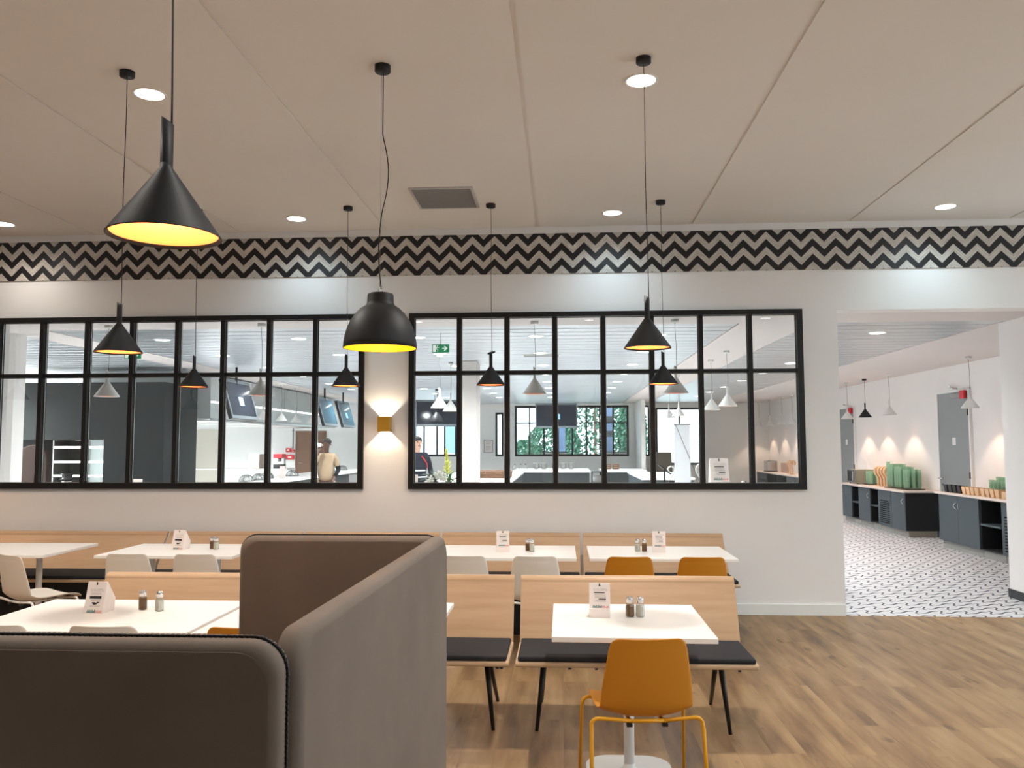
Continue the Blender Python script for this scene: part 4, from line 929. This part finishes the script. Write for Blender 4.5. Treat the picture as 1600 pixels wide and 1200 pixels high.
def cab(y0, y1, kind, zt, label, x0=5.88):
    """base cabinet whose front faces -x"""
    t = thing('base_cabinet', label, 'cabinet', (x0, (y0+y1)/2, 0), 0, 'grey base cabinets along the side wall'); w = (y1-y0)/2; dp = XR-.02-x0; z0 = .11; z1 = zt-.032
    b = MB(); th = .018
    b.box(.02, dp, -w, -w+th, z0, z1); b.box(.02, dp, w-th, w, z0, z1); b.box(.02, dp, -w+th, w-th, z0, z0+th); b.box(.02, dp, -w+th, w-th, z1-th, z1); b.box(dp-.01, dp, -w+th, w-th, z0+th, z1-th)
    b.build('carcass', m_anthdark, t)
    def handle(y, flip):
        h = MB(); P = [(-.002-.03*math.sin(PI*k/8), y+flip*.02*math.sin(PI*k/8), z1-.10-.10*k/8) for k in range(9)]; h.tube(P, .005, 6); return h
    def leaf(a, b_, hy, flip, vent=False):
        d = MB()
        if not vent: d.box(0, .019, a+.002, b_-.002, z0+.002, z1-.002); o = d.build('door', m_anth, t)
        else:
            zz = z0+.002; d.box(0, .019, a+.002, a+.07, zz, z1-.002); d.box(0, .019, b_-.07, b_-.002, zz, z1-.002); d.box(0, .019, a+.07, b_-.07, z1-.17, z1-.002); d.box(0, .019, a+.07, b_-.07, zz, zz+.05)
            k = zz+.05; n = 12; st = (z1-.17-k)/n
            for q in range(n): d.box(0, .019, a+.07, b_-.07, k+st*(q+.45), k+st*(q+1))
            o = d.build('louvred_door', m_anth, t)
        handle(hy, flip).build('handle', m_chrome, o)
    if kind == 'double': leaf(-w, 0, -.045, -1); leaf(0, w, .045, 1)
    elif kind == 'door': leaf(-w, w, w-.06, 1)
    elif kind == 'doorn': leaf(-w, w, -w+.06, 1)
    elif kind == 'vent': leaf(-w, w, -w+.06, -1, True)
    elif kind == 'open': MB().box(.0, dp-.02, -w+th, w-th, (z0+z1)/2-.012, (z0+z1)/2+.012).build('shelf', m_anth, t)
    MB().box(.05, dp-.02, -w+.001, w-.001, .002, z0-.001).build('kick_board', m_steel if False else plastic('kick_grey', (140, 140, 136), .5), t)
    return t
Z1, Z2 = .855, .79
cab(12.25, 13.50, 'double', Z1, 'grey double-door base cabinet under the black and beige cutlery pots'); cab(11.65, 12.24, 'open', Z1, 'open-shelf grey base cabinet next to the double-door one on the right'); cab(11.0, 11.64, 'vent', Z1, 'louvred grey base cabinet at the right jamb of the opening'); cab(10.0, 10.99, 'double', Z1, 'grey base cabinet hidden behind the right jamb')
cab(14.80, 15.40, 'doorn', Z2, 'grey base cabinet with the dark end face below the tumblers'); cab(15.41, 16.02, 'vent', Z2, 'louvred grey base cabinet below the tumblers'); cab(16.03, 16.42, 'open', Z2, 'right one of the two open-shelf cabinets under the long worktop'); cab(16.43, 17.05, 'doorn', Z2, 'grey door cabinet between the two open-shelf cabinets'); cab(17.06, 17.43, 'open', Z2, 'left one of the two open-shelf cabinets under the long worktop'); cab(17.44, 18.0, 'door', Z2, 'grey door cabinet at the left jamb of the opening')
cab(24.5, 25.7, 'vent', Z2, 'louvred base cabinet seen in the last pane of the right window'); cab(23.4, 24.49, 'open', Z2, 'open-shelf base cabinet in the last pane, left one'); cab(22.4, 23.39, 'open', Z2, 'open-shelf base cabinet in the last pane, right one'); cab(20.9, 22.39, 'double', Z2, 'double-door base cabinet at the right edge of the last pane')
def top(y0, y1, zt, label):
    t = thing('worktop', label, 'worktop', ((5.86+XR)/2, (y0+y1)/2, zt-.03)); w = (XR-5.84)/2; MB().box(-w-.01, w-.012, -(y1-y0)/2, (y1-y0)/2, 0, .03, bev=.003).build('slab', m_top, t); MB().box(w-.025, w-.013, -(y1-y0)/2, (y1-y0)/2, .0301, .045).build('upstand', m_top, t)
top(9.98, 13.56, Z1, 'pale worktop with the cutlery pots, right of the grey door'); top(14.74, 18.02, Z2, 'pale worktop with the green tumblers and microwave'); top(20.88, 25.74, Z2, 'pale worktop seen in the last pane of the right window')
# end panel of the long cabinet row
t = thing('end_panel', 'almost black end panel of the cabinet row with the tumblers', 'panel', (6.16, 14.78, 0)); MB().box(-.28, .27, -.012, .012, .11, Z2-.032).build('board', m_anthdark, t); MB().box(-.22, .2, -.005, .012, 0, .108).build('kick_board', plastic('kick_beige', (132, 124, 112), .5), t)
# stacked green tumblers
m_tumb = mat('green_tumbler', (172, 218, 186), .15, spec=.6, alpha=.38)
m_tray = plastic('brown_tray', (92, 66, 54), .5)
tb = MB(); tb.lathe([(0, .002), (.026, .002), (.029, .012), (.0375, .088), (.0385, .09), (.036, .088), (.028, .014), (0, .008)], 10); t0 = tb.build('tumbler', m_tumb)
tag(t0, 'green glass tumbler in the stacks on the long worktop below the wall glow', 'glass', 'green tumblers stacked on the long worktop')
used = [False]; PITCH = .042
def tumbler(x, y, z, label, group):
    if not used[0]: o = t0; used[0] = True
    else: o = t0.copy(); COL.objects.link(o)
    o.location = (x, y, z); o.rotation_euler.z = 0; o['label'] = label; o['group'] = group
def stacks(xs_, ys_, zt, n, label, group, tray=None):
    for i, x in enumerate(xs_):
        for j, y in enumerate(ys_):
            for k in range(n(i, j)): tumbler(x, y, zt+.012+PITCH*k, label, group)
L1 = 'green glass tumbler in the tall stacks between the bent wood boards and the grey door'
stacks((6.07, 6.17, 6.27), (15.98, 15.88, 15.78), Z2, lambda i, j: 9 if (i, j) != (0, 0) else 10, L1, 'green tumblers stacked on the long worktop')
stacks((6.07, 6.17, 6.27), (15.62, 15.52, 15.42), Z2, lambda i, j: 8, L1, 'green tumblers stacked on the long worktop')
stacks((6.07, 6.17, 6.27), (15.22, 15.12), Z2, lambda i, j: 7, L1, 'green tumblers stacked on the long worktop')
stacks((6.08, 6.19), (17.08, 16.98, 16.88), Z2, lambda i, j: 5, 'green glass tumbler in the short stacks beside the microwave', 'green tumblers beside the microwave')
stacks((6.16, 6.26), (12.42, 12.32, 12.22, 12.1, 12.0), Z1, lambda i, j: 5 if i else 4, 'green glass tumbler in the stacks behind the beige cutlery pots', 'green tumblers behind the cutlery pots')
for x0, x1, y0, y1, z, l in ((6.0, 6.34, 15.72, 16.04, Z2, 'brown tray under the tallest tumbler stacks'), (6.0, 6.34, 15.36, 15.68, Z2, 'brown tray under the middle tumbler stacks'), (6.0, 6.34, 15.05, 15.3, Z2, 'brown tray under the tumbler stacks nearest the dark end panel'), (6.02, 6.25, 16.82, 17.14, Z2, 'brown tray under the tumblers beside the microwave'), (6.1, 6.32, 11.94, 12.48, Z1, 'brown tray under the tumblers behind the cutlery pots')):
    t = thing('tray', l, 'tray', ((x0+x1)/2, (y0+y1)/2, z)); w, d = (x1-x0)/2, (y1-y0)/2; MB().box(-w, w, -d, d, 0, .008).build('tray_base', m_tray, t)
    b = MB(); b.tube([(x, y, .012) for x, y in rrect(-w, w, -d, d, .02, 4)], .005, 6, closed=True); b.build('rim', m_tray, t)
# microwave
t = thing('microwave_oven', 'steel microwave oven at the left jamb of the wide opening', 'microwave', (6.1, 17.5, Z2)); MB().box(-.18, .2, -.24, .24, .02, .29, bev=.006).build('casing', plastic('microwave_olive', (150, 144, 128), .35), t)
b = MB(); b.box(-.195, -.181, -.24, .24, .02, .29); d = b.build('front_frame', m_steel, t); MB().box(-.199, -.1955, -.1, .21, .06, .26).build('door_glass', m_black, d); MB().cyl((-.215, -.13, .07), (-.215, -.13, .25), .007).build('handle', m_chrome, d)
for sx in (-.15, .17):
    for sy in (-.2, .2): MB().cyl((sx, sy, 0), (sx, sy, .02), .015).build('foot', m_black, t)
for k, y in enumerate((16.62, 16.52, 16.42, 16.32)):
    arc_board('bent wood board with a round head on the long worktop, %s of four' % ('leftmost', 'second', 'third', 'rightmost')[k], (6.12+.02*k, y, Z2), PI, 1.05, m_wooditem, 'bent wood boards beside the tumblers')
arc_board('bent wood board with a round head in the last pane of the right window', (6.1, 22.6, Z2), PI, 1.05, m_wooditem, 'bent wood boards in the last pane')
arc_board('second bent wood board in the last pane of the right window, left one', (6.1, 22.85, Z2), PI, 1.05, m_wooditem, 'bent wood boards in the last pane')
t = thing('toaster', 'steel toaster at the left end of the worktop in the last pane', 'toaster', (6.1, 24.9, Z2)); MB().box(-.15, .15, -.2, .2, .02, .32, bev=.02).build('casing', m_steel, t); MB().box(-.16, .16, -.21, .21, 0, .02).build('base', m_black, t); MB().box(-.1, .1, -.03, .03, .321, .325).build('slot', m_black, t)
t = thing('wooden_box', 'flat wooden box leaning behind the toaster in the last pane', 'box', (6.3, 24.1, Z2)); MB().box(-.02, .02, -.35, .35, 0, .26).build('board', plastic('pinkish_wood', (184, 158, 144), .5), t); MB().box(-.03, .03, -.36, .36, .2601, .275).build('top_rail', m_wooditem, t)
t = thing('spray_bottle', 'clear bottle with a dark nozzle at the right edge of the last pane', 'bottle', (6.05, 21.3, Z2)); MB().lathe([(0, 0), (.06, 0), (.06, .18), (.02, .24), (.02, .27)], 16).build('bottle_body', m_tumb, t); MB().box(-.05, .02, -.015, .015, .265, .31).build('nozzle', m_black, t)
# cutlery pots
def pot(label, m, group, y, x=5.98):
    t = thing('cutlery_pot', label, 'pot', (x, y, Z1), 0, group); b = MB()
    def ring(s, z): return [b.bm.verts.new((px*s, py*s, z)) for px, py in ((-.06, -.055), (.06, -.055), (.06, .055), (-.06, .055))]
    R_ = [ring(.72, 0), ring(1.0, .115), ring(.93, .115), ring(.68, .006)]
    b.bm.faces.new(R_[0][::-1]); b.bm.faces.new(R_[3])
    for A_, B_ in zip(R_, R_[1:]):
        for i in range(4): b.bm.faces.new((A_[i], A_[(i+1) % 4], B_[(i+1) % 4], B_[i]))
    b.build('pot_body', m, t)
    c = MB(); rr = random.Random(int(y*100))
    for k in range(5): a = rr.uniform(-.03, .03); q = rr.uniform(-.03, .03); c.tube([(a*.4, q*.4, .01), (a, q, .10+rr.uniform(0, .03))], .004, 5)
    c.build('cutlery', m_steel, t); return t
p0 = pot('black cutlery pot, farthest left on the pale worktop', m_black, 'black cutlery pots', 13.36)
for k in (1, 2, 3): dup(p0, (5.98, 13.36-.145*k, Z1), 0, 'black cutlery pot, %s from the left of the four' % ordn[k])
q0 = pot('beige cutlery pot next to the black pots', m_wooditem, 'beige cutlery pots', 12.78)
for k in range(1, 8): dup(q0, (5.98, 12.78-.13*k-(.04 if k > 3 else 0), Z1), 0, 'beige cutlery pot, %s counted from the black pots' % ordn[k])
t = thing('wooden_tray_box', 'beige wooden tray box at the right end of the cutlery pots', 'tray', (6.0, 11.42, Z1)); b = MB(); b.box(-.09, .09, -.25, .25, 0, .01); b.build('bottom', m_wooditem, t)
for q in ((-.09, -.08, -.25, .25), (.08, .09, -.25, .25), (-.08, .08, -.25, -.24), (-.08, .08, .24, .25)): MB().box(q[0], q[1], q[2], q[3], .0101, .1).build('side_board', m_wooditem, t)
for k in range(3): t = thing('spoon', 'steel spoon lying in the wooden tray box, %s' % ordn[k], 'spoon', (6.0, 11.3+.1*k, Z1+.1), .3+k*.5, 'spoons in the tray box'); MB().cyl((-.02, 0, .004), (.09, 0, .02), .003).build('handle', m_chrome, t); MB().sphere((-.04, 0, .004), .028, 1, .6, .25).build('bowl', m_chrome, t)
# ------------------------------------------------------------------ people
def skin_body(name, nodes, edges, mat_, parent, levels=2, root=0):
    """nodes: {key: (x, y, z, r)}"""
    me = bpy.data.meshes.new(name); keys = list(nodes); me.from_pydata([nodes[k][:3] for k in keys], [(keys.index(a), keys.index(b)) for a, b in edges], [])
    o = bpy.data.objects.new(name, me); COL.objects.link(o); m = o.modifiers.new('skin', 'SKIN'); m.use_smooth_shade = True
    sv = me.skin_vertices[0].data if me.skin_vertices else None
    if sv is None:
        bpy.context.view_layer.objects.active = o
        with bpy.context.temp_override(object=o, active_object=o): bpy.ops.mesh.customdata_skin_add()
        sv = me.skin_vertices[0].data
    for i, k in enumerate(keys):
        r = nodes[k][3]; sv[i].radius = r if isinstance(r, tuple) else (r, r); sv[i].use_root = (i == root)
    s = o.modifiers.new('sub', 'SUBSURF'); s.levels = levels; s.render_levels = levels
    dg = bpy.context.evaluated_depsgraph_get(); me2 = bpy.data.meshes.new_from_object(o.evaluated_get(dg)); me2.materials.clear(); me2.materials.append(mat_)
    bpy.data.objects.remove(o); ob = bpy.data.objects.new(name, me2); COL.objects.link(ob); ob.parent = parent
    for p in me2.polygons: p.use_smooth = True
    return ob
def person(label, loc, rz, skin, cloth, trouser, sleeve, hands, extra=None):
    t = thing('person', label, 'person', loc, rz)
    # facing -y, x>0 is the viewer's right; hands = (left pose, right pose)
    N = {'pel': (0, 0, .93, (.11, .08)), 'bel': (0, 0, 1.06, (.11, .075)), 'che': (0, -.005, 1.26, (.12, .075)), 'nb': (0, 0, 1.40, (.05, .045)), 'nk': (0, -.01, 1.49, .05), 'jaw': (0, -.03, 1.55, (.062, .07)), 'hd': (0, -.015, 1.63, (.078, .092)), 'top': (0, 0, 1.70, (.055, .065))}
    E_ = [('pel', 'bel'), ('bel', 'che'), ('che', 'nb'), ('nb', 'nk'), ('nk', 'jaw'), ('jaw', 'hd'), ('hd', 'top')]
    for s, n in ((-1, 'l'), (1, 'r')):
        N.update({n+'h': (s*.09, 0, .86, .09), n+'k': (s*.10, -.02, .49, .058), n+'a': (s*.10, .01, .09, .038), n+'f': (s*.11, -.14, .035, (.035, .028)), n+'s': (s*.165, 0, 1.38, .058)})
        E_ += [('pel', n+'h'), (n+'h', n+'k'), (n+'k', n+'a'), (n+'a', n+'f'), ('che', n+'s')]
        el, wr, ha = hands[n]; N.update({n+'e': (*el, .040), n+'w': (*wr, .028), n+'p': (*ha, (.036, .018))}); E_ += [(n+'s', n+'e'), (n+'e', n+'w'), (n+'w', n+'p')]
        H = Vector(ha); dv = (H-Vector(wr)).normalized(); sd = dv.cross(Vector((0, 1, .2))).normalized()
        for i, (o_, L_) in enumerate(((-.027, .062), (-.009, .072), (.009, .068), (.027, .052))):
            a = H+sd*o_+dv*.02; b_ = a+dv*L_*.5; c = b_+dv*L_*.35+Vector((0, -.018, 0)); c2 = c+dv*L_*.15+Vector((0, -.02, 0))
            for q, v, r in (('a', a, .010), ('b', b_, .009), ('c', c, .008), ('d', c2, .007)): N[n+'g%d%s' % (i, q)] = (*v, r)
            E_ += [(n+'p', n+'g%da' % i), (n+'g%da' % i, n+'g%db' % i), (n+'g%db' % i, n+'g%dc' % i), (n+'g%dc' % i, n+'g%dd' % i)]
        th = H-dv*.02+sd*(.045)*(1 if s < 0 else -1); th2 = th+dv*.045+Vector((0, -.01, 0)); N[n+'t1'] = (*th, .011); N[n+'t2'] = (*th2, .009); E_ += [(n+'p', n+'t1'), (n+'t1', n+'t2')]
    body = skin_body('body', N, E_, skin, t)
    f = MB(); f.sphere((0, -.115, 1.60), .016, .7, .9, 1.3); f.build('nose', skin, body)
    for s in (-1, 1):
        f = MB(); f.sphere((s*.032, -.098, 1.635), .012, 1.2, .5, .8); f.build('eye', m_sign_eye, body); f = MB(); f.sphere((s*.082, 0, 1.61), .02, .4, .8, 1.3); f.build('ear', skin, body)
    f = MB(); f.sphere((0, -.098, 1.562), .02, 1.3, .3, .35); f.build('mouth', mat('lips', (120, 60, 56), .5), body)
    f = MB(); f.sphere((0, .012, 1.665), .096, .93, 1.02, .78, 3); f.build('hair', m_hair, t)
    # clothes
    S = {'a': (0, 0, .86, (.185, .155)), 'b': (0, 0, 1.05, (.165, .14)), 'c': (0, -.01, 1.26, (.185, .145)), 'd': (0, 0, 1.42, (.10, .09)), 'e': (0, -.005, 1.455, .068)}
    ES = [('a', 'b'), ('b', 'c'), ('c', 'd'), ('d', 'e')]
    for s, n in ((-1, 'l'), (1, 'r')):
        sh = Vector(N[n+'s'][:3]); el = Vector(N[n+'e'][:3]); S[n+'s'] = (*sh, .078); S[n+'m'] = (*(sh.lerp(el, .55)), .066); S[n+'q'] = (*(sh.lerp(el, .8)), .066); ES += [('c', n+'s'), (n+'s', n+'m'), (n+'m', n+'q')]
    skin_body('shirt', S, ES, cloth, t)
    for s, n in ((-1, 'l'), (1, 'r')):
        sh = Vector(N[n+'s'][:3]); el = Vector(N[n+'e'][:3]); wr = Vector(N[n+'w'][:3])
        skin_body('sleeve', {'1': (*sh.lerp(el, .6), .052), '2': (*el, .05), '3': (*el.lerp(wr, .85), .038)}, [('1', '2'), ('2', '3')], sleeve, t)
    T = {'a': (0, 0, .98, (.16, .13))}; ET = []
    for s, n in ((-1, 'l'), (1, 'r')):
        T.update({n+'1': (s*.095, 0, .84, .105), n+'2': (s*.103, -.02, .49, .078), n+'3': (s*.105, .01, .11, .062)}); ET += [('a', n+'1'), (n+'1', n+'2'), (n+'2', n+'3')]
    skin_body('trousers', T, ET, trouser, t)
    for s in (-1, 1):
        b = MB(); b.sphere((s*.11, -.07, .05), .05, 1.0, 2.4, .95, 3); b.build('shoe', m_black, t)
    return t
m_sign_eye = mat('eye_dark', (20, 16, 16), .3)
p1 = person('person in khaki work shirt and trousers holding a white cup to the face', (-4.66, 16.3, 0), math.radians(-4), m_skin, m_khaki, m_khaki, m_blackcloth,
            {'l': ((-.20, -.24, 1.19), (-.10, -.27, 1.40), (-.06, -.215, 1.50)), 'r': ((.235, .05, 1.12), (.19, -.12, .93), (.18, -.17, .87))})
t = thing('cup', 'small white cup held to the face by the person in khaki', 'cup', (-4.75, 16.10, 1.56)); MB().lathe([(0, 0), (.028, 0), (.036, .075), (.033, .075), (.025, .006), (0, .006)], 20).build('cup_body', m_white, t); MB().tube([(.034, 0, .06), (.055, 0, .05), (.055, 0, .025), (.031, 0, .02)], .004, 6).build('handle', m_white, t)
p2 = person('person in a dark navy work jacket with grey reflective bands behind the flowers', (-2.62, 15.0, 0.02), math.radians(30), mat('skin_light', (190, 150, 128), .5), m_navy, m_navy, m_navy,
            {'l': ((-.26, .02, 1.12), (-.2, -.12, .95), (-.19, -.17, .89)), 'r': ((.27, .02, 1.12), (.22, -.15, .96), (.2, -.2, .9))})
b = MB()
for z_, r_ in ((1.12, .160), (1.0, .158)):
    b.tube([(1.06*r_*math.cos(2*PI*k/24), .82*r_*math.sin(2*PI*k/24), z_) for k in range(24)], .016, 6, closed=True)
b.build('reflective_band', m_reflect, p2); MB().tube([(.05, -.10, 1.38), (.14, -.11, 1.25), (.17, -.09, 1.15)], .008, 5).build('red_piping', m_red, p2)
# ------------------------------------------------------------------ flowers
t = thing('flower_arrangement', 'bouquet of white orchids with a tall yellow-green spike in the right window', 'flowers', (-1.42, 9.68, 1.03)); rr = random.Random(5)
b = MB(); b.lathe([(0, 0), (.055, 0), (.07, .13), (.066, .13), (.05, .01), (0, .01)], 20, Matrix.Translation((.09, 0, 0))); b.build('ribbed_vase', m_walnut, t)
b = MB(); b.box(-.08, .02, -.05, .05, 0, .11); b.build('wooden_block', plastic('rust_brown', (140, 84, 56), .5), t)
def leaf(b, base, tip, w, droop=.05):
    base = Vector(base); tip = Vector(tip); d = tip-base; s = d.cross(Vector((0, 0, 1)));
    if s.length < 1e-3: s = Vector((1, 0, 0))
    s.normalize(); P = []
    for k in range(7): u = k/6; c = base+d*u+Vector((0, 0, droop*math.sin(u*PI))); ww = w*math.sin(PI*min(1, u*.9+.1)); P.append((c-s*ww, c+Vector((0, 0, -.01*ww/w)), c+s*ww))
    V = [[b.bm.verts.new(q) for q in row] for row in P]
    for r0, r1 in zip(V, V[1:]):
        for i in range(2): f = b.bm.faces.new((r0[i], r0[i+1], r1[i+1], r1[i])); f.smooth = True
for mm, nm, cnt, cx in ((m_leafd, 'dark_leaves', 40, -.14), (m_leaf, 'green_leaves', 34, .1)):
    b = MB()
    for k in range(cnt):
        a = rr.uniform(0, 2*PI); r_ = rr.uniform(.04, .14); z_ = rr.uniform(.06, .27); leaf(b, (cx*.6+.03, 0, .04+.1*rr.random()), (cx+r_*math.cos(a), .5*r_*math.sin(a), z_), .018)
    b.build(nm, mm, t, fix=False)
b = MB()
for k in range(46):
    u = rr.random(); c = Vector((-.20+.28*u, rr.uniform(-.1, -.02), .05+.17*math.sin(u*2.1)+rr.uniform(-.03, .03))); 
    for q in range(5):
        a = 2*PI*q/5+rr.random(); leaf(b, c, c+Vector((.036*math.cos(a), rr.uniform(-.02, 0), .036*math.sin(a))), .014, .0)
b.build('orchid_petals', m_petal, t, fix=False)
b = MB(); b.tube([(.09, 0, .05), (.085, 0, .3), (.075, 0, .48)], .005, 6); b.build('stem', m_leaf, t)
b = MB()
for k in range(70):
    u = k/69; z_ = .22+.28*u; r_ = (.05*(1-u)+.018)*rr.uniform(.6, 1.2); a = k*2.4; c = Vector((.09-.02*u, 0, z_)); leaf(b, c, c+Vector((r_*math.cos(a), r_*math.sin(a)*.8, .03)), .011, .01)
b.build('yellow_green_flowers', m_petaly, t, fix=False)
t = thing('card_holder', 'upright pale pink card holder left of the bouquet', 'card', (-1.70, 9.6, 1.03)); MB().box(-.03, .03, -.01, .01, 0, .23).build('card_sheet', m_card, t); MB().box(-.045, -.031, -.02, .02, 0, .24).build('dark_edge', m_black, t)
# ------------------------------------------------------------------ outside the far windows
t = struct(MB().box(-30, 30, YF+.3, 70, -.3, -.1).build('ground', mat('outdoor_paving', (170, 170, 166), .9)))
m_ext = paint('outdoor_render', (236, 238, 238), .9)
t = thing('building', 'white building far outside behind the greenery', 'building', (-6, 48, -.1)); MB().box(-14, 2, 0, 6, 0, 9).build('walls', m_ext, t)
for k in range(5):
    for q in range(2): MB().box(-12+k*2.8, -10.8+k*2.8, -.05, -.001, 1.2+q*3.2, 2.9+q*3.2).build('window', plastic('outdoor_glass', (120, 160, 180), .15), t)
t = thing('outdoor_post', 'dark blue-grey post outside the far window, behind the black screen', 'post', (-.05, 30, -.1)); MB().box(-.17, .17, -.15, .15, 0, 3.2).build('shaft', plastic('blue_grey', (96, 112, 140), .5), t); MB().box(-.22, .22, -.2, .2, 0, .1).build('base', m_dark, t)
t = thing('outdoor_post', 'blue-grey post with dark bands outside the right part of the far window', 'post', (1.62, 28.5, -.1)); MB().box(-.1, .1, -.1, .1, 0, 3.2).build('shaft', plastic('blue_grey2', (96, 112, 140), .5), t)
for z_ in (1.95, 2.45): MB().box(-.105, .105, -.105, .105, z_, z_+.2).build('dark_band', m_dark, t)
for k, (x, y, w_, z_, d_, l) in enumerate(((1.35, 34, 1.3, 4.0, 1.0, 'tall green hedge outside the far window, right of the black screen'), (-.35, 36, 1.1, 2.9, 1.0, 'green shrub outside the far window, under the black screen'), (2.6, 31, .5, 3.6, .7, 'narrow green shrub at the right end of the far window'), (-1.75, 40, .8, 1.9, .8, 'low green shrub outside the left pane of the far window'))):
    t = thing('hedge_shrub', l, 'shrub', (x, y, -.1)); b = MB(); rr = random.Random(k)
    for q in range(3400):
        a = rr.uniform(0, 2*PI); ph = rr.uniform(0, 1); h_ = ph*z_; rad = w_*(.72+.28*math.sin(ph*PI))*(1 if ph < .75 else 1-(ph-.75)*2.2)*rr.uniform(.85, 1.06)
        c = Vector((rad*math.cos(a), d_*rad/w_*math.sin(a), h_)); n = Vector((rr.uniform(-1, 1), rr.uniform(-1, 1), rr.uniform(-1, 1))).normalized(); u = n.orthogonal().normalized()*.085; v = n.cross(u).normalized()*.06
        b.quad([c-u, c+v, c+u, c-v])
    b.build('leaves', m_hedge, t, fix=False); MB().cyl((0, 0, 0), (0, 0, z_*.8), .06).build('stem', m_walnut, t)
for x, l in ((-.25, 'grey outdoor planter under the black screen'), (1.9, 'grey outdoor planter at the right of the far window')):
    t = thing('planter', l, 'planter', (x, 28, -.1)); b = MB(); b.box(-.4, .4, -.2, .2, 0, 1.42); b.build('box_body', plastic('planter_grey', (120, 116, 108), .7), t); MB().box(-.42, .42, -.22, .22, 1.4201, 1.46).build('rim', m_dark, t)
